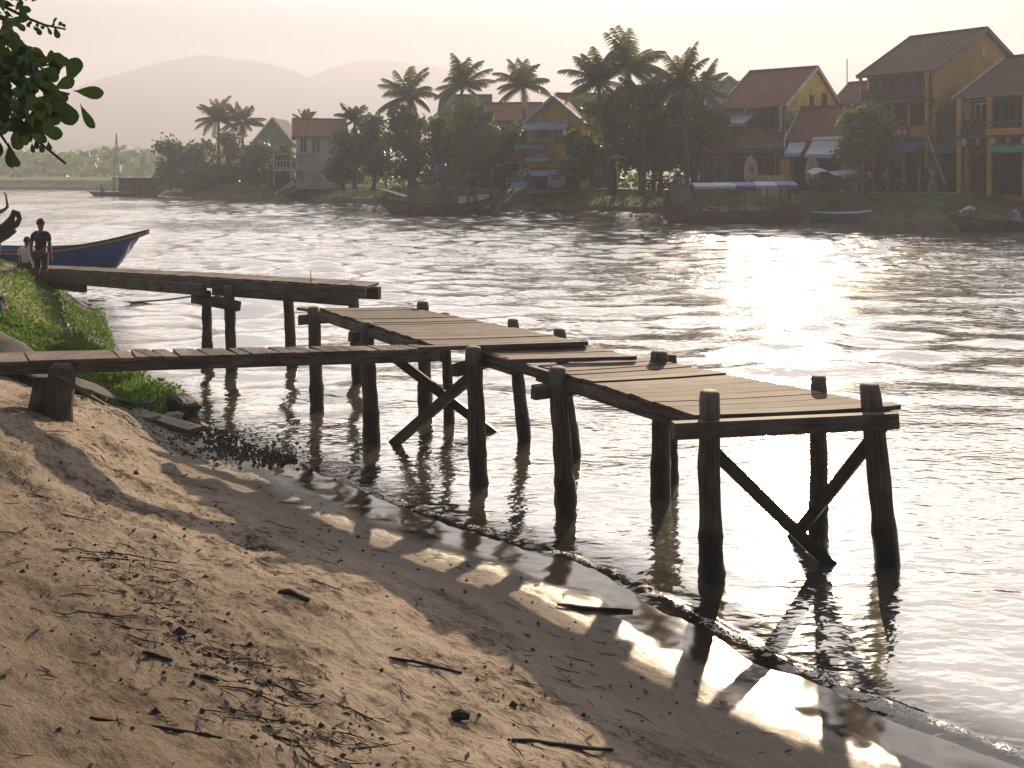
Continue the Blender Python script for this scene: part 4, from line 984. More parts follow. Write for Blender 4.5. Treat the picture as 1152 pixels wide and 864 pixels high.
def palm(label, px, ycr, Y, R, seed, lean=0, group='palms on the far bank', foot=None):
    x = xat(px, Y); top = Vector((x, Y, zat(ycr, Y))); xb = x+lean; z0 = 1.4
    t = thing('palm_tree', label, 'palm', (xb, Y, z0), group)
    mb = palm_crown(seed, R, 24); mb.v = [(a+top.x, b_+top.y, c_+top.z) for a, b_, c_ in mb.v]; mb.build('crown', M['palm'], t)
    tb = MB(); P = []; n = 9
    for k in range(n+1):
        q = k/n; P.append((xb+(x-xb)*q**1.6, Y, z0-.2+(top.z-z0+.2)*q))
    tb.tube(P, [.22-.09*k/n for k in range(n+1)], 8, rough=.08); tb.build('trunk', M['palmbark'], t, smooth=True)
    mb = MB()
    for k in range(7):
        a = k*.9; chunk(mb, top+Vector((math.cos(a)*.22, math.sin(a)*.22, -.15)), .17)
    mb.build('coconuts', M['palm'], t)
GB = 'broadleaf trees on the far bank'
TL = [('dark tree nearest the point, left end of the wooded bank',192,156,112,52,58,'leaf'),('rounded tree just left of the twin small palms',222,152,110,48,64,'leaf'),
 ('tree under the twin small palms',256,146,113,50,70,'leaf'),('tree to the right of the twin small palms, before the grey gable',292,158,110,44,56,'leaf'),('dark tree left of the white balcony house',318,164,106,36,48,'leaf'),
 ('low tree just right of the white balcony house',386,142,92,54,64,'leaf'),('tree beneath the small palm beside the white house',420,128,90,60,76,'leaf'),
 ('dense tree beneath the left of three tall palms',462,118,86,66,84,'leaf'),('tree between the left and middle tall palms',500,128,82,58,76,'leaf'),('bright tree beneath the middle tall palm',532,110,80,64,94,'leaf2'),
 ('dark tree just left of the yellow house with awnings',566,132,79,50,72,'leaf'),('yellow green small tree in front of the yellow house with awnings',650,150,71,46,50,'leaf2'),
 ('big dark tree below the tallest palm clump',690,92,73,80,106,'leaf'),('dark tree in the middle of the tall palm clump',735,86,74,80,112,'leaf'),
 ('tree below the rightmost palm of the tall clump',778,96,72,70,100,'leaf'),('tree beside the red roofed green house',812,124,71,42,72,'leaf'),
 ('low bushy tree behind the parasol',742,140,70,100,50,'leaf')]
for i, (lb, px, yt, Y_, w, h, mt) in enumerate(TL):
    tree('broadleaf_tree', lb, px, yt, Y_, w, h, mt, GB, seed=40+i, n=3400 if Y_ < 95 else 2400, leaf=.30 if Y_ < 95 else .36, clumps=26)
tree('street_tree', 'round leafy street tree in front of the tall yellow house', 975, 117, 63.5, 68, 72, 'leaf2', 'street trees', 91, 4200, .24, .12, clumps=30)
tree('street_tree', 'thin leafy street tree in front of the low right house', 1106, 123, 62.5, 50, 66, 'leaf2', 'street trees', 92, 2300, .24, .11, clumps=20)
palm('left one of twin small palms at the wooded point', 246, 134, 112, 2.9, 1); palm('right one of twin small palms at the wooded point', 273, 138, 112, 2.7, 2)
palm('tiny palm top just left of the white balcony house', 344, 139, 110, 1.9, 3); palm('small palm top right of the white balcony house', 399, 135, 93, 2.1, 4)
palm('leftmost of three tall palms standing against the sky', 460, 108, 86, 3.0, 5, .5); palm('middle one of three tall palms against the sky', 520, 96, 84, 3.0, 6, -.4); palm('rightmost of three tall palms, standing alone over brown roofs', 588, 96, 84, 2.7, 7, .4)
palm('tall palm at the left edge of the thick palm clump', 672, 92, 71, 3.0, 8, .9); palm('tallest palm in the thick clump, with a bare leaning trunk', 706, 76, 70, 3.2, 9, 1.0)
palm('short palm hanging low inside the thick clump', 728, 122, 69, 3.0, 10, -.3); palm('right palm of the thick clump above the blue canopy boat', 768, 96, 68.5, 3.0, 11, .3); palm('rear palm peeping over the right of the thick clump', 790, 104, 74, 2.6, 12)
FT = [(8,170,64,30),(40,164,60,34),(72,160,58,38),(104,164,56,34),(134,163,50,35),(158,166,46,32),(176,170,40,30),(-30,168,60,30)]
FL = ['hazy tree at the far left edge beyond the river bend','second hazy tree from the left beyond the river bend','tallest hazy tree beyond the river bend','hazy tree behind the far left boat, third from the point','hazy tree just left of the point beyond the bend','hazy tree touching the wooded point','hazy tree half hidden behind the wooded point','hazy tree outside the left edge beyond the bend']
for i, (px, yt, w, h) in enumerate(FT):
    tree('distant_tree', FL[i], px, yt, 900+30*(i % 3), w*1.15, h-2, 'leaf', 'hazy trees beyond the river bend', 120+i, 2600, 3.0, off=1.3, trunk_r=1.)
random.seed(66); mb = MB()
for i in range(16000):
    Y_ = 190+670*random.random()**.8; x = (random.uniform(-30, 330)-576)/F*Y_; sc_ = Y_/600; z = 1.2+random.random()*(1.5+(3+15*max(0, vn(x*.022, Y_*.01)+.42)+5*vn(x*.11, Y_*.03))*sc_)
    n_ = Vector((random.gauss(0,1), random.gauss(0,1), random.gauss(0,1))).normalized(); u = n_.orthogonal().normalized()*(.35+1.9*sc_); v_ = n_.cross(u)*.7; p = Vector((x,Y_,z)); mb.quad(p-u, p-v_, p+u, p+v_)
tag(mb.build('undergrowth', M['leaf'], None, base=(-40,160,1.4)), 'low hazy undergrowth beyond the river bend', 'undergrowth', kind='stuff')
mb = MB()
for i in range(16000):       # hedge-like undergrowth behind the far bank trees
    k = random.randrange(L_-1); t = random.random(); o_ = random.uniform(8.5, 12)
    p = (sp[k]*(1-t)+sp[k+1]*t)+(Nn[k]*(1-t)+Nn[k+1]*t)*o_
    if not (-46 < p[0] < 17): continue
    if 1.0 < p[0] < 4.8: continue
    z = 1.4+random.random()*(1.2+1.6*(vn(p[0]*.5, p[1]*.5)+.5))
    n_ = Vector((random.gauss(0,1), random.gauss(0,1), random.gauss(0,1))).normalized(); u = n_.orthogonal().normalized()*.26; v_ = n_.cross(u)*.7; q = Vector((p[0],p[1],z)); mb.quad(q-u, q-v_, q+u, q+v_)
tag(mb.build('undergrowth', M['leaf'], None, base=(-10,85,1.4)), 'dark undergrowth below the trees on the far bank', 'undergrowth', kind='stuff')

# hills
random.seed(8)
M['hill'] = plain('hill forest', (.04,.055,.03), .95, .3, .02)
def hill(name, prof, Y, depth=30):
    mb = MB(); vs = []; n = 160; pxs = [p[0] for p in prof]; pys = [p[1] for p in prof]
    X0, X1 = xat(pxs[0], Y), xat(pxs[-1], Y)
    for i in range(n+1):
        x = X0+(X1-X0)*i/n; px = x/Y*F+576; top = zat(float(np.mean([np.interp(px+q, pxs, pys) for q in range(-45, 46, 5)])), Y)+9*float(fbm(np.array([x*.012]), np.array([Y*.1]), 4)[0])
        for k, (f_, dy) in enumerate(((0,-depth*3),(.35,-depth*.65),(.75,-depth*.25),(1,0),(.7,depth*.3),(0,depth))): vs.append((x, Y+dy, 1.2+(top-1.2)*f_))
    fs = [(i*6+k, (i+1)*6+k, (i+1)*6+k+1, i*6+k+1) for i in range(n) for k in range(5)]
    mb.add(vs, fs); tag(mb.build(name, M['hill'], None, smooth=True), None, None, kind='structure')
hill('hill', [(-120,172),(0,140),(60,110),(130,84),(190,66),(235,54),(262,62),(310,78),(380,98),(470,120),(600,150),(760,176)], 1450)
hill('hills', [(150,178),(260,130),(340,88),(400,68),(440,66),(500,76),(560,92),(700,120),(900,150),(1100,172)], 1560)

# ------------------------------------------------------------------ houses
class House:
    def __init__(s, label, right, Ur, L, depth, eave, ridge, wall, roof, cross=False, z0=1.4, over=.5, trim='white', name='house', ga=None):
        """right: front right corner (x, y); Ur: unit vector along the front towards the right"""
        s.U = Vector((*Ur, 0)).normalized(); s.N = Vector((-s.U.y, s.U.x, 0))
        s.p = Vector((right[0], right[1], 0))-s.U*L; s.L = L; s.z0 = z0
        s.t = thing(name, label, 'house', (s.p.x, s.p.y, z0), 'houses on the far bank')
        P = s.P; mb = MB()
        if not cross:
            vs = [P(0,0,z0-.3), P(L,0,z0-.3), P(L,depth,z0-.3), P(0,depth,z0-.3), P(0,0,eave), P(L,0,eave), P(L,depth,eave), P(0,depth,eave), P(0,depth/2,ridge), P(L,depth/2,ridge)]
            mb.add(vs, [(0,1,5,4),(2,3,7,6),(1,2,6,9,5),(3,0,4,8,7)]); mb.build('wall', M[wall], s.t)
            rise = (ridge-eave)/(depth/2); o = over; r = MB()
            r.slab([P(-o,-o,eave-rise*o+.1), P(L+o*.5,-o,eave-rise*o+.1), P(L+o*.5,depth/2,ridge+.1), P(-o,depth/2,ridge+.1)], .16)
            r.slab([P(L+o*.5,depth+o,eave-rise*o+.1), P(-o,depth+o,eave-rise*o+.1), P(-o,depth/2,ridge+.1), P(L+o*.5,depth/2,ridge+.1)], .16)
            s.roof = r.build('roof', M[roof], s.t); c = MB(); c.beam(P(-o,depth/2,ridge+.14), P(L+o*.5,depth/2,ridge+.14), .3, .2); c.build('ridge_cap', M[roof], s.roof)
            v = MB()
            for u in (-o-.03, L+o*.5+.03):
                v.beam(P(u,-o,eave-rise*o+.06), P(u,depth/2,ridge+.08), .07, .26); v.beam(P(u,depth+o,eave-rise*o+.06), P(u,depth/2,ridge+.08), .07, .26)
            v.build('verge', M[trim], s.roof)
        else:
            vs = [P(0,0,z0-.3), P(L,0,z0-.3), P(L,depth,z0-.3), P(0,depth,z0-.3), P(0,0,eave), P(L,0,eave), P(L,depth,eave), P(0,depth,eave), P(L/2,0,ridge), P(L/2,depth,ridge)]
            mb.add(vs, [(0,1,5,8,4),(2,3,7,9,6),(1,2,6,5),(3,0,4,7)]); mb.build('wall', M[wall], s.t)
            rise = (ridge-eave)/(L/2); o = over; r = MB()
            r.slab([P(-o,-o,eave-rise*o+.1), P(-o,depth,eave-rise*o+.1), P(L/2,depth,ridge+.1), P(L/2,-o,ridge+.1)], .14)
            r.slab([P(L+o,-o,eave-rise*o+.1), P(L+o,depth,eave-rise*o+.1), P(L/2,depth,ridge+.1), P(L/2,-o,ridge+.1)], .14)
            s.roof = r.build('roof', M[roof], s.t); v = MB()
            for sg in (-o, L+o): v.beam(P(sg,-o-.03,eave-rise*o+.06), P(L/2,-o-.03,ridge+.08), .07, .22)
            v.build('verge', M[trim], s.roof)
    def P(s, u, v, z): return s.p+s.U*u+s.N*v+Vector((0,0,z))
    def box(s, name, u0, u1, v0, v1, z0, z1, mat, parent=None, label=None):
        mb = MB(); mb.box(s.P((u0+u1)/2,(v0+v1)/2,(z0+z1)/2), (u1-u0, v1-v0, z1-z0), s.U, s.N); o = mb.build(name, M[mat], parent or s.t)
        if label: o['label'] = label
        return o
    def window(s, u0, u1, z0, z1, fr='shutter', pane='glass', name='window', side=False, mull=1):
        mb = MB(); t = .09
        def bx(mb, a, b_, c, d, v0, v1):
            if side: mb.box(s.P(s.L-(v0+v1)/2, (a+b_)/2, (c+d)/2), (b_-a, abs(v1-v0), d-c), s.N, s.U)
            else: mb.box(s.P((a+b_)/2,(v0+v1)/2,(c+d)/2), (b_-a, v1-v0, d-c), s.U, s.N)
        for a, b_, c, d in ((u0-t,u0,z0,z1),(u1,u1+t,z0,z1),(u0-t,u1+t,z1,z1+t),(u0-t,u1+t,z0-t,z0)): bx(mb, a, b_, c, d, -.09, .02)
        for k in range(mull): x = u0+(u1-u0)*(k+1)/(mull+1); bx(mb, x-.03, x+.03, z0, z1, -.06, .01)
        w = mb.build(name, M[fr], s.t); mb = MB(); bx(mb, u0, u1, z0, z1, -.02, .01); mb.build('pane', M[pane], w); return w
    def awning(s, u0, u1, zt, zb, out, mat, sag=.1, v=0, label=None):
        mb = MB(); n = 5
        for i in range(n):
            a, b_ = i/n, (i+1)/n; f_ = lambda q: (v-out*q, zt+(zb-zt)*q-sag*math.sin(math.pi*q))
            (va, za), (vb, zb2) = f_(a), f_(b_); mb.slab([s.P(u0,va,za), s.P(u1,va,za), s.P(u1,vb,zb2), s.P(u0,vb,zb2)], .04)
        mb.slab([s.P(u0,v-out,zb), s.P(u1,v-out,zb), s.P(u1,v-out-.03,zb-.25), s.P(u0,v-out-.03,zb-.25)], .03)
        o = mb.build('awning', M[mat], s.t)
        if label: o['label'] = label
    def rail(s, u0, u1, v, z0, z1, mat, step=.16):
        mb = MB(); mb.beam(s.P(u0,v,z1), s.P(u1,v,z1), .08, .07); mb.beam(s.P(u0,v,z0+.1), s.P(u1,v,z0+.1), .07, .06)
        n = int((u1-u0)/step)
        for i in range(n+1): u = u0+(u1-u0)*i/n; mb.beam(s.P(u,v,z0), s.P(u,v,z1), .05, .05)
        mb.build('railing', M[mat], s.t)
US = (.57,-.82)
# tall yellow house
h = House('tall yellow house with a dark tiled roof, wooden upper balcony and bare gable', (28.56,66), US, 5.3, 12.1, 9.9, 12.95, 'yellow', 'roof_brown', trim='grey')
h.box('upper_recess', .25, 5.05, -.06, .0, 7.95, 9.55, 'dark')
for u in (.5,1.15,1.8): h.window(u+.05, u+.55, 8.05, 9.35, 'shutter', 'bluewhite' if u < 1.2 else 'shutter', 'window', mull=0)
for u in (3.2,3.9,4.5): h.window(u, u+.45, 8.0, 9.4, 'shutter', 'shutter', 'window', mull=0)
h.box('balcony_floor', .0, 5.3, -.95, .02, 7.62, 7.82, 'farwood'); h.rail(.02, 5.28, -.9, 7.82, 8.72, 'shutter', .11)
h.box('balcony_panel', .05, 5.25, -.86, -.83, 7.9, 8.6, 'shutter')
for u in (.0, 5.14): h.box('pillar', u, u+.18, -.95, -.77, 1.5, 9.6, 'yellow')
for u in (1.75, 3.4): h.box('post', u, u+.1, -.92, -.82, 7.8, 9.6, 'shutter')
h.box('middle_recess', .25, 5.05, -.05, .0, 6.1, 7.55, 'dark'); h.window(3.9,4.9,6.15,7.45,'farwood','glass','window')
for u in (2.2, 3.45): h.box('post', u, u+.14, -.3, -.16, 6.0, 7.6, 'yellow')
h.box('parapet', .1, 5.2, -.4, -.3, 5.25, 6.02, 'yellow')
sg = h.box('sign_board', 1.3, 3.7, -.48, -.43, 5.25, 6.0, 'red', label='red shop banner with a row of white characters')
mb = MB(); random.seed(31)
for i in range(5):
    u = 1.65+i*.42
    for k in range(4): mb.box(h.P(u+random.uniform(-.08,.08), -.5, 5.62+(k-1.5)*.11), (random.uniform(.12,.28), .02, .045), h.U, h.N)
    for k in range(3): mb.box(h.P(u+(k-1)*.1, -.5, 5.62+random.uniform(-.05,.05)), (.04, .024, random.uniform(.2,.4)), h.U, h.N)
mb.build('characters', M['cloth'], sg)
h.awning(1.3, 5.0, 5.15, 4.45, 1.7, 'bluecloth', .15)
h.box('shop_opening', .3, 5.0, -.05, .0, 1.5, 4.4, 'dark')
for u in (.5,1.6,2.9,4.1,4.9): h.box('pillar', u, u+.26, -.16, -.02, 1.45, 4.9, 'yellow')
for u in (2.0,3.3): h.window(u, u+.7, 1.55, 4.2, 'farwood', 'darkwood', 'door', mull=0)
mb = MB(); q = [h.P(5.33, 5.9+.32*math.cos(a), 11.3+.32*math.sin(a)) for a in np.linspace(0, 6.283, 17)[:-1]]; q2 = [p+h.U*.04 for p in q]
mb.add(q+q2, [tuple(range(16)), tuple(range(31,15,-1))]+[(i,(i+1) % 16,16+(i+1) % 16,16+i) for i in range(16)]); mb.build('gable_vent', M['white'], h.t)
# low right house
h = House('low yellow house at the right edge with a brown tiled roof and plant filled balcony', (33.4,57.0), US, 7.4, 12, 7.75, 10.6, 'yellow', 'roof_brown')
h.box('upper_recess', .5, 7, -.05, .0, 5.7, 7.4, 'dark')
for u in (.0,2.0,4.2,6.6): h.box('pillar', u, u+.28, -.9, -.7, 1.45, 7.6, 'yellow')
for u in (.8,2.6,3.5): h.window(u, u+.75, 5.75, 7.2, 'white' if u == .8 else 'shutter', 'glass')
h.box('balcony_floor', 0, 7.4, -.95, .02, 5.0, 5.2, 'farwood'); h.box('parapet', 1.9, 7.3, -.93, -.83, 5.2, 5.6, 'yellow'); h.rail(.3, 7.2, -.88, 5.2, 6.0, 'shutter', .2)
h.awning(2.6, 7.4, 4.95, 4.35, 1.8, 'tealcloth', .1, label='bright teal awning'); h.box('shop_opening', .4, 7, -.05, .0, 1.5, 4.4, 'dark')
for u in (.4,1.4): h.window(u+.2, u+.85, 1.55, 4.0, 'farwood', 'darkwood', 'door', mull=0)
for k in range(7):
    mb = MB(); c_ = h.P(.6+k*.95, -1.05, 4.75); mb.tube([c_+Vector((0,0,.25)), c_+Vector((0,0,.22)), c_, c_-Vector((0,0,.2)), c_-Vector((0,0,.24))], [.02,.12,.17,.11,.03], 8); mb.build('lantern', M['orange' if k % 2 else 'cream'], h.t)
# timber infill between them
h = House('narrow dark timber house squeezed between the two yellow houses', (29.8,64.6), US, 1.9, 5, 6.9, 7.9, 'darkwood', 'roof_grey', over=.25)
h.window(.35,1.5,5.0,6.4,'farwood','shutter',mull=3); h.awning(.2,1.8,4.9,4.4,1.2,'bluecloth'); h.box('shop_opening', .2,1.7,-.05,0,1.5,4.2,'dark')
mb = MB(); mb.beam(h.P(.3,-1.5,5.3), h.P(1.7,-1.7,2.0), .07, .07); mb.beam(h.P(.95,-1.5,3.7), h.P(1.25,-1.5,3.7), .05, .05); mb.build('leaning_pole', M['white'], h.t)
# green house
h = House('lime green house with a wide red brown tiled roof', (20.2,72), (.75,-.66), 5.0, 9.8, 7.9, 10.85, 'green', 'roof_red')
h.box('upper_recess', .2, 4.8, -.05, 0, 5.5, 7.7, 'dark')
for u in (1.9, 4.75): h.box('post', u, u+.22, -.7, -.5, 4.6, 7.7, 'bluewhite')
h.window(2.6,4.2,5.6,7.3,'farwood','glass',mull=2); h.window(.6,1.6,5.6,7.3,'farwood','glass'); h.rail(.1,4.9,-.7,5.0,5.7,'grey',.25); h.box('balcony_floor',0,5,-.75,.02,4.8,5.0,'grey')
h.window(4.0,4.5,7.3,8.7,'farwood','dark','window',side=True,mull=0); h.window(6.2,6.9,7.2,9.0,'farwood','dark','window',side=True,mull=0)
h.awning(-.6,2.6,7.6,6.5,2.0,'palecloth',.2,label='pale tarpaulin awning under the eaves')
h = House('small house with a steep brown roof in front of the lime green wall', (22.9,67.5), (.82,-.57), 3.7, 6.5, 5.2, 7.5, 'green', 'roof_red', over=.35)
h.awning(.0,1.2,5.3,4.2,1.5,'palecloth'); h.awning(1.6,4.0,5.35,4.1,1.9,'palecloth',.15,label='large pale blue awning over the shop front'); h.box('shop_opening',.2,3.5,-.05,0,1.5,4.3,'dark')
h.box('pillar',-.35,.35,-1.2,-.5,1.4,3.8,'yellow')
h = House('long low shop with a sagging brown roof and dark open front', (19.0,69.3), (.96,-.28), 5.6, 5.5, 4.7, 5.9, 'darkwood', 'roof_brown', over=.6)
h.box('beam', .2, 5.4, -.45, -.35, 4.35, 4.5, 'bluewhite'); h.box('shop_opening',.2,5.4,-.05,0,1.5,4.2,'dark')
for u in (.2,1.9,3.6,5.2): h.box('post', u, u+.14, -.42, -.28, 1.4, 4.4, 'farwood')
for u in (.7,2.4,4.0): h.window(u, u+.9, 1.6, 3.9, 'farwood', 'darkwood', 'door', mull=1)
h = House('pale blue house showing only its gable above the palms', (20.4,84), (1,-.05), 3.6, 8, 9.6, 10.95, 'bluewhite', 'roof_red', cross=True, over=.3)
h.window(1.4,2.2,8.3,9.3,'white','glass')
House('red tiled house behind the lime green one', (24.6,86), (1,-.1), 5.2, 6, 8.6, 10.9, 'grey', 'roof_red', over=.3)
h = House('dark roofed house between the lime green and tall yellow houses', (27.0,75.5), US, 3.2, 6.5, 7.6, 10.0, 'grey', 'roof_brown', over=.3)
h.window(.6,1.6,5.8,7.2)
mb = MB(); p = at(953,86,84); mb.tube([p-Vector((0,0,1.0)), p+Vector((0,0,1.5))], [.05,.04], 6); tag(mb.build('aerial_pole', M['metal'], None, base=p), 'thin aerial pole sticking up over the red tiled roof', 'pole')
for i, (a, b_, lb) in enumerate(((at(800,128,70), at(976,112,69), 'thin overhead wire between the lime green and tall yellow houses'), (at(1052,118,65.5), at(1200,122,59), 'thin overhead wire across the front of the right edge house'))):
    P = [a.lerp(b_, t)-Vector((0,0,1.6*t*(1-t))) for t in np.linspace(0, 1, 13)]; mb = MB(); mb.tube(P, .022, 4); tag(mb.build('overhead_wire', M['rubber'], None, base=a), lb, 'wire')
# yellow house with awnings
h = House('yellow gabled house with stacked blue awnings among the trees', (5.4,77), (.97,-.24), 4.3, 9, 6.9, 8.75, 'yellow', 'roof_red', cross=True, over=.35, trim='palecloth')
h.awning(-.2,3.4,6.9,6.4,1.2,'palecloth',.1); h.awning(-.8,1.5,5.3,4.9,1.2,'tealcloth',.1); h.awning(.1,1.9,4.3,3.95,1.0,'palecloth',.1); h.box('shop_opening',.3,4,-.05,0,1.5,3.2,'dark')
h.window(.7,1.6,5.7,6.4); h.window(2.3,3.2,5.2,6.1); h.awning(.2,4.6,3.1,2.8,2.4,'palecloth',.05)
House('brown tiled house behind the rightmost tall palm', (2.4,90), (1,-.1), 5.6, 8, 7.6, 9.3, 'grey', 'roof_red', over=.3)
House('dark roofed house behind the tall palm clump left side', (9.0,84), (1,.1), 4.4, 8, 8.2, 9.7, 'grey', 'roof_brown', over=.3)
House('brown roof rising behind the middle tall palm', (-2.2,96), (1,.0), 4.8, 8, 8.5, 10.5, 'grey', 'roof_brown', over=.3)
# white house left
h = House('white house with red roof and balcony half hidden by trees', (-16.6,98), (.97,.22), 4.9, 8, 6.4, 8.1, 'white', 'roof_red', over=.4)
h.window(1.5,2.3,4.7,6.2,'white','glass'); h.window(.4,1.0,4.7,6.2,'white','dark'); h.box('porch_roof',-1.9,1.2,-1.8,.0,4.5,4.62,'white')
h.box('balcony_floor',-2.2,1.0,-2.0,.02,2.9,3.1,'white'); h.rail(-2.2,1.0,-1.9,3.1,3.9,'white',.3)
for u in (-2.2,-.6,.8): h.box('post',u,u+.14,-1.95,-1.8,1.4,4.6,'white')
House('grey gabled house behind the trees near the point', (-27.5,122), (1,0), 4.6, 8, 6.6, 9.4, 'grey', 'roof_grey', cross=True, over=.4)
mb = MB(); p = at(131,160,156)
for sx_ in (-.5,.5): mb.tube([(p.x+sx_, p.y, 1.4), (p.x, p.y, p.z+1.4)], .09, 5)
for z in np.linspace(3, p.z, 6): mb.beam((p.x-.35,p.y,z), (p.x+.35,p.y,z), .06, .06)
tag(mb.build('lattice_mast', M['metal'], None, base=(p.x,p.y,1.4)), 'thin hazy lattice mast above the far left tree line', 'mast')

# ------------------------------------------------------------------ street life on the far bank
PZ = 1.56
def gp(px, Y): return (xat(px, Y), Y, PZ)
pe = [('person in white top walking with a darker companion by the tall yellow house',1049,64,1.72,.3,'walk','palecloth','palecloth',True,'down'),
 ('person in dark clothes beside the one in white by the tall yellow house',1043.5,64.4,1.65,.2,'stand','navy','navy',True,'down'),
 ('person in a long pale dress on the promenade right of the tall yellow house',1081,64.2,1.5,-.3,'stand','palecloth','cloth',True,'down'),
 ('person in a pale shirt and dark trousers next to the one in a long dress',1089.5,64.5,1.75,.4,'stand','palecloth','khaki',True,'hips'),
 ('person in white, left of a small group under the round street tree',978,65.2,1.6,.8,'stand','cloth','navy',True,'down'),
 ('person in dark clothes in the middle of the group under the round street tree',985.5,65.8,1.65,-.6,'stand','navy','navy',True,'reach'),
 ('person in light blue, right of the group under the round street tree',995.5,65,1.55,1.6,'stand','palecloth','navy',True,'down'),
 ('person in white standing before the left oval signboard',846,63.6,1.5,.2,'stand','palecloth','khaki',True,'reach'),
 ('person in white standing before the right oval signboard',914,64.2,1.5,-.2,'stand','cloth','navy',True,'reach'),
 ('person in pale clothes by the trees above the dark canopied boat',434,88,1.7,.4,'stand','palecloth','palecloth',True,'down'),
 ('person in green and white beneath the parasol among the palms',686,71.3,1.65,.5,'stand','weed','navy',True,'hips'),
 ('person sitting by the palms behind the blue canopy boat',764,69.5,1.6,.3,'crouch','palecloth','navy',True,'down')]
for lb, px, Y_, hh_, yw, po, sh, pa, lg, ar in pe:
    p = gp(px, Y_); person(lb, (p[0], p[1], PZ if px > 600 else 1.45), hh_, yw, po, sh, pa, long=lg, arms=ar, group='people on the far bank')
# oval signboards
for px, Y_, lb in ((845,64.2,'cream oval boat shaped signboard with an orange emblem, left one'),(914,64.8,'cream oval boat shaped signboard with orange emblem by the blue awnings, right one')):
    t = thing('signboard', lb, 'sign', gp(px, Y_), 'oval signboards'); c_ = Vector(gp(px, Y_))+Vector((0,0,1.3)); n = 24
    q = [Vector((math.copysign(abs(math.cos(a))**1.25, math.cos(a))*.42, 0, math.sin(a)*.98)) for a in np.linspace(0, 6.283, n+1)[:-1]]
    for nm, k, th, mt, dy, cz in (('board',1,.10,'cream',0,0),('rim',1.12,.05,'white',.05,0),('emblem',.52,.02,'orange',-.075,.14)):
        mb = MB(); a = [c_+Vector((v.x*k, -th/2+dy, v.z*k*(.6 if nm == 'emblem' else 1)+cz)) for v in q]; b_ = [v+Vector((0,th,0)) for v in a]
        mb.add(a+b_, [tuple(range(n)), tuple(range(2*n-1, n-1, -1))]+[(i,(i+1) % n,n+(i+1) % n,n+i) for i in range(n)]); mb.build(nm, M[mt], t)
    mb = MB(); mb.tube([c_+Vector((0,.12,-1.3)), c_+Vector((0,.12,.5))], .04, 6); mb.build('post', M['farwood'], t)
# banner
mb = MB(); a = Vector(gp(852,64.6)); mb.box(a+Vector((.9,0,.75)), (1.85,.06,.75)); mb.box(a+Vector((.9,.06,.15)), (1.7,.05,.9)); tag(mb.build('banner', M['cream'], None, base=a), 'cream banner panel between the oval sign and the yellow pillar', 'banner')
# covered stall carts
def cart(label, px, Y_, w, d, hh_, mat):
    t = thing('market_stall', label, 'stall', gp(px, Y_)); c_ = Vector(gp(px, Y_))
    mb = MB(); mb.box(c_+Vector((0,0,.55)), (w, d, .7)); mb.build('counter', M['darkwood'], t)
    for sx_ in (-1,1):
        for sy_ in (-1,1): mb = MB(); mb.tube([c_+Vector((sx_*w*.46, sy_*d*.45, 0)), c_+Vector((sx_*w*.46, sy_*d*.45, hh_))], .03, 5); mb.build('post', M['farwood'], t)
    mb = MB(); n = 6; random.seed(int(px))
    zz = [hh_+random.uniform(-.12,.15) for _ in range(n+1)]
    for i in range(n):
        x0 = -w*.55+w*1.1*i/n; x1 = x0+w*1.1/n; mb.slab([c_+Vector((x0,-d*.6,zz[i]-.1)), c_+Vector((x1,-d*.6,zz[i+1]-.1)), c_+Vector((x1,d*.6,zz[i+1]+.12)), c_+Vector((x0,d*.6,zz[i]+.12))], .04)
    mb.build('cover', M[mat], t)
    for sx_ in (-1,1):
        mb = MB(); p = c_+Vector((sx_*w*.3, -d*.55, .25)); mb.tube([p, p+Vector((0,.08,0))], .25, 12); mb.build('wheel', M['rubber'], t)
cart('dark market stall under crumpled pale plastic left of the round street tree', 936, 62.6, 2.6, 1.2, 1.35, 'palecloth')
cart('dark market stall at the right edge on the promenade', 1146, 61.5, 1.6, 1.0, 1.1, 'bluecloth')
# parasol
t = thing('parasol', 'small pale blue parasol among the palms', 'parasol', gp(694,71.6)); c_ = Vector(gp(694,71.6))
mb = MB(); mb.tube([c_, c_+Vector((0,0,2.4))], .03, 6); mb.build('pole', M['metal'], t)
mb = MB(); mb.add([c_+Vector((0,0,2.7))]+[c_+Vector((math.cos(a)*1.0, math.sin(a)*1.0, 2.25)) for a in np.linspace(0,6.283,9)[:-1]]+[c_+Vector((0,0,2.6))], [(0,i+1,(i+1) % 8+1) for i in range(8)]+[(9,(i+1) % 8+1,i+1) for i in range(8)]); mb.build('canopy', M['palecloth'], t)
# three wheeled van
t = thing('three_wheeler', 'small pale blue three wheeled van parked by the yellow house with awnings', 'vehicle', gp(624,73)); c_ = Vector((xat(626,73),73,1.45))
def prof(mb, pr, y0, y1, c_): 
    n = len(pr); a = [c_+Vector((x,y0,z)) for x, z in pr]; b_ = [c_+Vector((x,y1,z)) for x, z in pr]; mb.add(a+b_, [tuple(range(n)), tuple(range(2*n-1,n-1,-1))]+[(i,(i+1) % n,n+(i+1) % n,n+i) for i in range(n)])
mb = MB(); prof(mb, [(-.65,.25),(-.65,.75),(-.5,1.35),(-.35,1.42),(.65,1.38),(.68,.25)], -.5, .5, c_); mb.build('body', M['palecloth'], t)
mb = MB(); mb.box(c_+Vector((-.05,-.51,1.02)), (.75,.03,.4)); mb.box(c_+Vector((-.60,0,1.02)), (.06,.8,.4)); mb.build('window', M['glass'], t)
for x in (-.45,.45): mb = MB(); mb.tube([c_+Vector((x,-.56,.22)), c_+Vector((x,-.44,.22))], .22, 12); w_ = mb.build('wheel', M['rubber'], t)
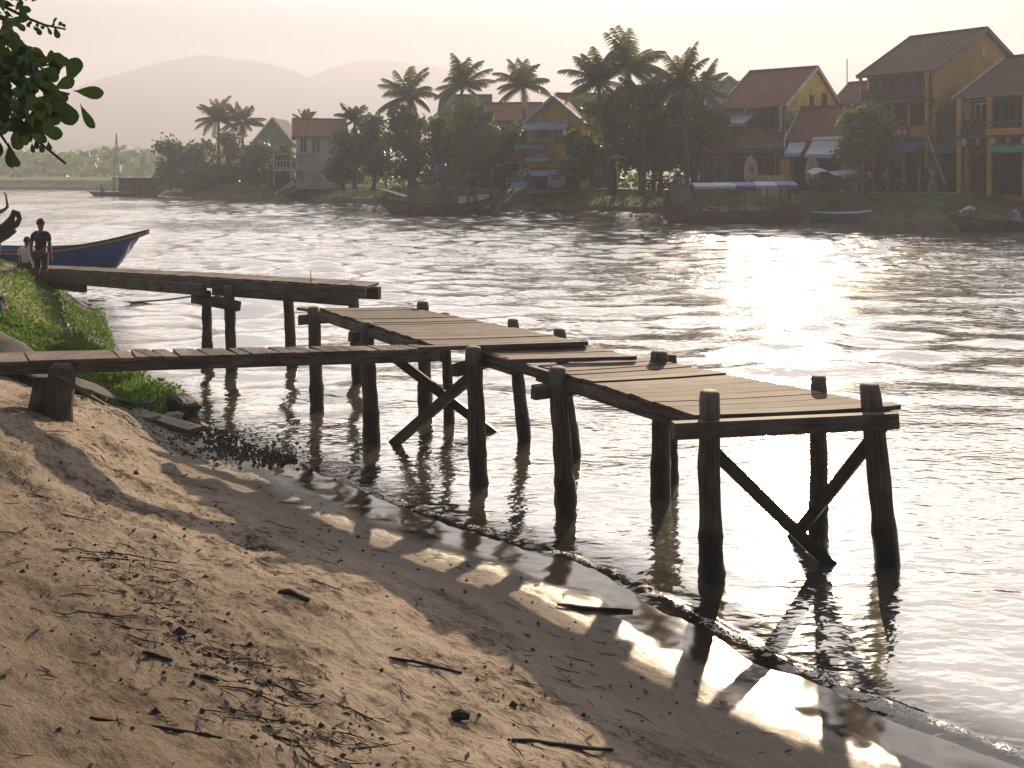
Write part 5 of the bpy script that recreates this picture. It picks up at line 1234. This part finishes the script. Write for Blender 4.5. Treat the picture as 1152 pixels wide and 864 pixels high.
# shelter beside the boats
t = thing('tarpaulin_shelter', 'tarpaulin shelter with a curved white sheet and blue end panel by the dark boat', 'shelter', (xat(578,72),72,1.1)); Yt = 72
mb = MB(); Q = [at(552,192,Yt), at(558,187,Yt), at(566,184,Yt), at(576,182.5,Yt), at(586,182,Yt)]
for a, b_ in zip(Q, Q[1:]): mb.slab([a-Vector((0,.7,0)), b_-Vector((0,.7,0)), b_+Vector((0,.7,0)), a+Vector((0,.7,0))], .05)
mb.build('roof_sheet', M['palecloth'], t)
mb = MB(); mb.add([at(593,190,Yt-.6), at(588,212,Yt-.6), at(604,212,Yt+.4), at(593,190,Yt-.55), at(588,212,Yt-.55), at(604,212,Yt+.45)], [(0,1,2),(5,4,3),(0,3,4,1),(1,4,5,2),(2,5,3,0)]); mb.build('end_panel', M['bluecloth'], t)
for a, b_ in ((at(576,196,Yt), at(594,189.5,Yt-.6)), (at(553,192,Yt), at(553,214,Yt)), (at(585,182,Yt), at(585,214,Yt))): mb = MB(); mb.beam(a, b_, .06, .06); mb.build('post', M['white'], t)
mb = MB(); mb.box(at(581,208,Yt-.7), (1.5,.06,.42)); mb.build('side_panel', M['palecloth'], t)
# motorbikes
def motorbike():
    t = thing('motorbike', 'x', 'motorbike', (0,0,0), 'motorbikes parked on the far bank')
    for x in (-.58,.6):
        mb = MB(); mb.tube([(x+.27*math.cos(a), 0, .29+.27*math.sin(a)) for a in np.linspace(0,6.283,15)], .05, 6, cap=False); w = mb.build('wheel', M['rubber'], t)
    mb = MB(); mb.tube([(-.58,0,.3),(-.3,0,.55),(.1,0,.4),(.42,0,.75),(.6,0,.3)], [.05,.1,.12,.06,.04], 7); mb.tube([(.42,0,.7),(.36,0,1.0)], .03, 5); mb.build('frame', M['darkwood'], t)
    mb = MB(); mb.beam((-.62,0,.72), (.0,0,.74), .24, .12); mb.build('seat', M['rubber'], t)
    mb = MB(); mb.beam((.36,-.32,1.0), (.36,.32,1.0), .04, .04); mb.build('handlebar', M['metal'], t)
    mb = MB(); mb.box((.48,0,.85), (.12,.16,.18)); mb.build('headlight', M['metal'], t); return t
m0 = motorbike()
for i, (px, Y_, rz, lb) in enumerate(((752,70.2,.2,'dark motorbike left of the two parked under the palms'),(735,70.8,.5,'motorbike deeper under the palms, near the person sitting'),(332,98,.3,'motorbike parked before the white balcony house'),(966,64.8,1.2,'motorbike beside the stall at the round street tree'),(1002,64.6,-.4,'motorbike just right of the group under the round street tree'))):
    o = m0 if i == 0 else copy_tree(m0); z = PZ if px > 640 else 1.46; o.location = (xat(px, Y_), Y_, z); o.rotation_euler.z = rz; o['label'] = lb
# globe lamp and posts at the bank edge
t = thing('lamp_post', 'short post with a white globe lamp above the rowing boat', 'lamp', (xat(1111,62),62,1.4)); c_ = Vector((xat(1111,62),62,1.4))
mb = MB(); mb.tube([c_-Vector((0,0,.6)), c_+Vector((0,0,.75))], .05, 6); mb.build('post', M['darkwood'], t)
mb = MB(); mb.tube([c_+Vector((0,0,z)) for z in (.72,.78,.88,.98,1.03)], [.06,.14,.17,.13,.04], 10); mb.build('globe', M['cloth'], t, smooth=True)
for i, (px, Y_, lb) in enumerate(((826,62.0,'round potted shrub behind the bow end of the blue canopy boat'),(1014,64.3,'small dark bush on the promenade before the tall yellow house'),(888,61.0,'leafy bush on the bank above the teal boat'))):
    x, y = xat(px, Y_), Y_; t = thing('bush', lb, 'bush', (x, y, 1.3)); mb, C = crown_mesh(300+i, 1.3, .8, 350, .12, 8); mb.v = [(a+x, b_+y, c2+1.35) for a, b_, c2 in mb.v]; mb.build('foliage', M['leaf'], t)
    tb = MB(); tb.tube([(x,y,1.2),(x,y,1.7)], [.06,.03], 5); tb.build('stem', M['bark'], t)
# floating buoys by boat 2
mb = MB()
for px in (709,716,727): p = onz(px,245,.05); chunk(mb, p+Vector((0,0,.12)), .28)
tag(mb.build('floating_bundle', M['cream'], None, base=onz(716,245)), 'pale bundle floating at the left end of the striped canopy boat', 'bundle')
# overturned / drawn up dark boats on far left bank
for px, py, Lx, lb in ((352,226,6.5,'dark skiff pulled up on the green bank below the white house'),(392,225,5.0,'dark skiff on the bank left of the canopied boat'),(268,220,5.5,'low dark skiff on the bank near the wooded point')):
    Y_ = 3410/(py-HZ)+.6; p = Vector((xat(px,Y_),Y_,.35)); t = thing('skiff', lb, 'boat', p, 'skiffs pulled up on the far bank'); mb = MB(); hull(mb, p, Vector((.97,.22,0)).normalized(), Lx, 1.1, .2, .55, .35, .6, mi2=1); mb.build('hull', [M['hullwood'], M['farwood']], t, smooth=True)

# ------------------------------------------------------------------ foreground branch, top left
random.seed(77)
tr_base = Vector((-5.2, 6.4, gh(-5.2, 6.4))); t = thing('broadleaf_tree', 'large leafed tree whose branches hang into the top left corner', 'tree', tr_base)
tb = MB(); fork = Vector((-5.0, 6.2, 3.6)); tb.tube([tr_base-Vector((0,0,.3)), tr_base+Vector((.05,0,1.2)), fork, fork+Vector((-.1,.2,1.6)), fork+Vector((0,.1,3.0))], [.22,.18,.15,.12,.07], 12, rough=.08); tb.build('trunk', M['bark'], t, smooth=True)
lf = MB(); br = MB()
def leaf(b0, tip, w, curl=.12):
    b0 = Vector(b0); tip = Vector(tip); d = tip-b0; L = d.length; d.normalize()
    side = d.cross(Vector((random.uniform(-.5,.5), -1, random.uniform(-.5,.5)))).normalized(); nn = side.cross(d)
    prof_ = [(0,.04),(.15,.16),(.35,.55),(.6,.95),(.78,1.0),(.9,.75),(.97,.38),(1,.02)]; vs = []; 
    for q, ww in prof_:
        c_ = b0+d*L*q+nn*(curl*L*math.sin(q*math.pi)*.5); vs += [c_-side*w/2*ww+nn*w*.08*ww, c_, c_+side*w/2*ww+nn*w*.08*ww]
    fs = []
    for i in range(len(prof_)-1):
        o = 3*i; fs += [(o,o+1,o+4,o+3),(o+1,o+2,o+5,o+4)]
    lf.add(vs, fs)
big = [((60,88),(66,59),19),((76,96),(88,65),18),((82,102),(117,104),16),((72,112),(82,141),20),((90,116),(107,144),13),((42,144),(71,151),17),((20,72),(34,54),17),((10,160),(14,189),12),((14,170),(20,188),9),((52,64),(62,62),12),((60,100),(84,90),15),((64,108),(52,136),18),((50,120),(66,140),15),((30,130),(30,160),16)]
for a, b_, w in big:
    Y_ = random.uniform(4.5, 4.9); leaf(at(*a, Y_), at(*b_, Y_+random.uniform(-.05,.05)), w*Y_/F)
def twig(pts, Y0, r=.008): 
    P = [at(x, y, Y0+.05*i) for i, (x, y) in enumerate(pts)]; br.tube(P, [r*(1-.6*i/len(P)) for i in range(len(P))], 5); return P
main = [twig([(-60,10),(-20,50),(20,85),(60,102),(78,106)], 4.7, .014), twig([(-50,-10),(0,5),(30,20),(50,28),(74,33)], 4.9, .010), twig([(-40,60),(0,95),(28,130),(44,160),(74,184)], 4.6, .011), twig([(-60,90),(-20,125),(0,150),(12,168)], 4.8, .010), twig([(-30,20),(15,55),(50,72),(58,74)], 5.0, .009), twig([(-30,-20),(10,-10),(30,0)], 5.0, .01)]
# small leaves on the upper twig
for px, py in ((55,24),(58,36),(64,22),(66,38),(70,28),(62,30),(50,34),(74,30),(42,36),(44,26),(36,22),(34,30),(28,34),(26,24),(46,38),(20,22),(24,14)):
    Y_ = 4.95; b0 = at(px-5, 29, Y_); leaf(b0, at(px, py+random.uniform(-3,6), Y_), random.uniform(4,7)*Y_/F)
for px, py in ((38,172),(42,168),(48,172),(50,160),(56,170),(34,160)): leaf(at(px-2,py-12,4.7), at(px,py,4.7), 6*4.7/F)
for i in range(260):
    px = random.uniform(-60, 62); py = random.uniform(30, 152)
    if px > 20+42*math.sin(math.pi*(py-40)/120 if 40 < py < 160 else 0)+8*random.random(): continue
    if py < 48 and px > 18: continue
    Y_ = random.uniform(4.4, 5.5); a = random.gauss(1.0, 1.0); L = random.uniform(14, 34)
    leaf(at(px, py, Y_), at(px+L*math.cos(a), py+L*math.sin(a), Y_+random.uniform(-.08,.08)), L*random.uniform(.40,.55)*Y_/F)
for i in range(170):
    px = random.uniform(-60, 24); py = random.uniform(-40, 50)
    if px > 28-.5*abs(py-8): continue
    Y_ = random.uniform(4.5, 5.5); a = random.uniform(0, 6.28); L = random.uniform(10, 20)
    leaf(at(px, py, Y_), at(px+L*math.cos(a), py+L*math.sin(a), Y_), L*.45*Y_/F)
for i in range(26):
    px = random.uniform(4, 42); py = random.uniform(-16, 2); leaf(at(px, py, 5), at(px+random.uniform(-8,8), py+random.uniform(-8,6), 5), 7*5/F)
for P in main: br.tube([fork+Vector((.0,0,.3)), fork.lerp(P[0], .5)+Vector((0,0,.25)), P[0]], [.04,.025,.014], 6)
# the rest of the crown, out of frame to the left
for i in range(1500):
    c_ = Vector((-4.9+random.gauss(0,.75), 6.2+random.gauss(0,.8), 5.2+random.gauss(0,.6)))
    if c_.x/c_.y > -.56: continue
    d = Vector((random.gauss(0,1), random.gauss(0,1), random.gauss(-.3,.6))).normalized()*random.uniform(.08,.15); leaf(c_, c_+d, d.length*.5)
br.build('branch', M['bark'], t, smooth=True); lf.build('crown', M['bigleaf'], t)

# ------------------------------------------------------------------ air
mb = MB(); mb.box((0, 820, 98), (2700, 1760, 202)); hz = mb.build('haze', plain('x', (1,1,1)), None)
m = bpy.data.materials.new('haze'); m.use_nodes = True; nt = m.node_tree; nt.nodes.clear(); out = nt.nodes.new('ShaderNodeOutputMaterial'); pv = nt.nodes.new('ShaderNodeVolumePrincipled')
pv.inputs['Color'].default_value = (.62,.64,.75,1); pv.inputs['Density'].default_value = .0014; pv.inputs['Anisotropy'].default_value = .25
nt.links.new(pv.outputs[0], out.inputs['Volume']); hz.data.materials.clear(); hz.data.materials.append(m); tag(hz, 'pale morning haze over the river', 'haze', kind='stuff')

# ------------------------------------------------------------------ light, world, camera
SE, SA = math.radians(17.5), math.radians(16.0)          # elevation; azimuth to the right of the view direction
w = bpy.data.worlds.new('World'); S.world = w; w.use_nodes = True; nt = w.node_tree; bg = nt.nodes['Background']
sky = nt.nodes.new('ShaderNodeTexSky'); sky.sky_type = 'NISHITA'; sky.sun_disc = False; sky.sun_elevation = SE; sky.sun_rotation = SA; sky.dust_density = .4; sky.air_density = .8; sky.ozone_density = 1.0
# broad bright lobe added to the sky above the view, brightens the river's reflections
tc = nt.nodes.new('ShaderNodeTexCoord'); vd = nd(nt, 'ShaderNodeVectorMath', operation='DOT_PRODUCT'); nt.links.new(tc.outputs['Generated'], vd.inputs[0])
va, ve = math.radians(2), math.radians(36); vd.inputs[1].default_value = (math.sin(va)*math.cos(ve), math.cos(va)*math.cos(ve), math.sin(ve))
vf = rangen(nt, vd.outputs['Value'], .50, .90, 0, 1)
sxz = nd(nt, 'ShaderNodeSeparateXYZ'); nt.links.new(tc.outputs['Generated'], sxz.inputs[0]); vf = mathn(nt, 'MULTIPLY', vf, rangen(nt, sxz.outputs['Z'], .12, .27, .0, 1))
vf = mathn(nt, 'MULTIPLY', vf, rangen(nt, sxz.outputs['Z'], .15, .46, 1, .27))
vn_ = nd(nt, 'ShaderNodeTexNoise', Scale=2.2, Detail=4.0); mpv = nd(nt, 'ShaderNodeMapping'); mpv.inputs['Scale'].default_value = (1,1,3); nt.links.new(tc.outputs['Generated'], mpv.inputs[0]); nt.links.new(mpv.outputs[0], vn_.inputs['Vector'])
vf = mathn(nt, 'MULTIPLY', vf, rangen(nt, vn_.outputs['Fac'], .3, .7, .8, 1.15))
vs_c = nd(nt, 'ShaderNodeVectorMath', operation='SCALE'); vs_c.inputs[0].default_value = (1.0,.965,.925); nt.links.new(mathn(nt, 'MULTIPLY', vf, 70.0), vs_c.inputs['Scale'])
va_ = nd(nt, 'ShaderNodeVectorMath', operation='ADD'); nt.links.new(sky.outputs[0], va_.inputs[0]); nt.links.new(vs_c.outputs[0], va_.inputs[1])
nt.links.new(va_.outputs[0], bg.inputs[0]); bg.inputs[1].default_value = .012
sd = Vector((math.sin(SA)*math.cos(SE), math.cos(SA)*math.cos(SE), math.sin(SE)))
l = bpy.data.lights.new('sun', 'SUN'); l.energy = 3.7; l.angle = math.radians(.6); l.color = (1,.78,.53); lo = bpy.data.objects.new('sun', l); COL.objects.link(lo); lo.rotation_euler = sd.to_track_quat('Z', 'Y').to_euler(); lo.location = (20, 0, 50)
cam = bpy.data.cameras.new('camera'); co = bpy.data.objects.new('camera', cam); COL.objects.link(co); co.location = (0,0,ZC); co.rotation_euler = (math.radians(90),0,0)
cam.sensor_width = 36; cam.lens = F/1152*36; cam.shift_y = -(432-HZ)/1152; cam.clip_end = 6000; cam.clip_start = .05; S.camera = co
S.view_settings.view_transform = 'Standard'; S.view_settings.look = 'None'; S.view_settings.exposure = 2.05; S.view_settings.gamma = 1; S.view_settings.use_curve_mapping = False
c = S.cycles; c.max_bounces = 6; c.diffuse_bounces = 2; c.glossy_bounces = 3; c.transmission_bounces = 3; c.volume_bounces = 1; c.transparent_max_bounces = 12
c.use_denoising = True; c.denoiser = 'OPENIMAGEDENOISE'; c.sample_clamp_indirect = 6; c.caustics_reflective = False; c.caustics_refractive = False
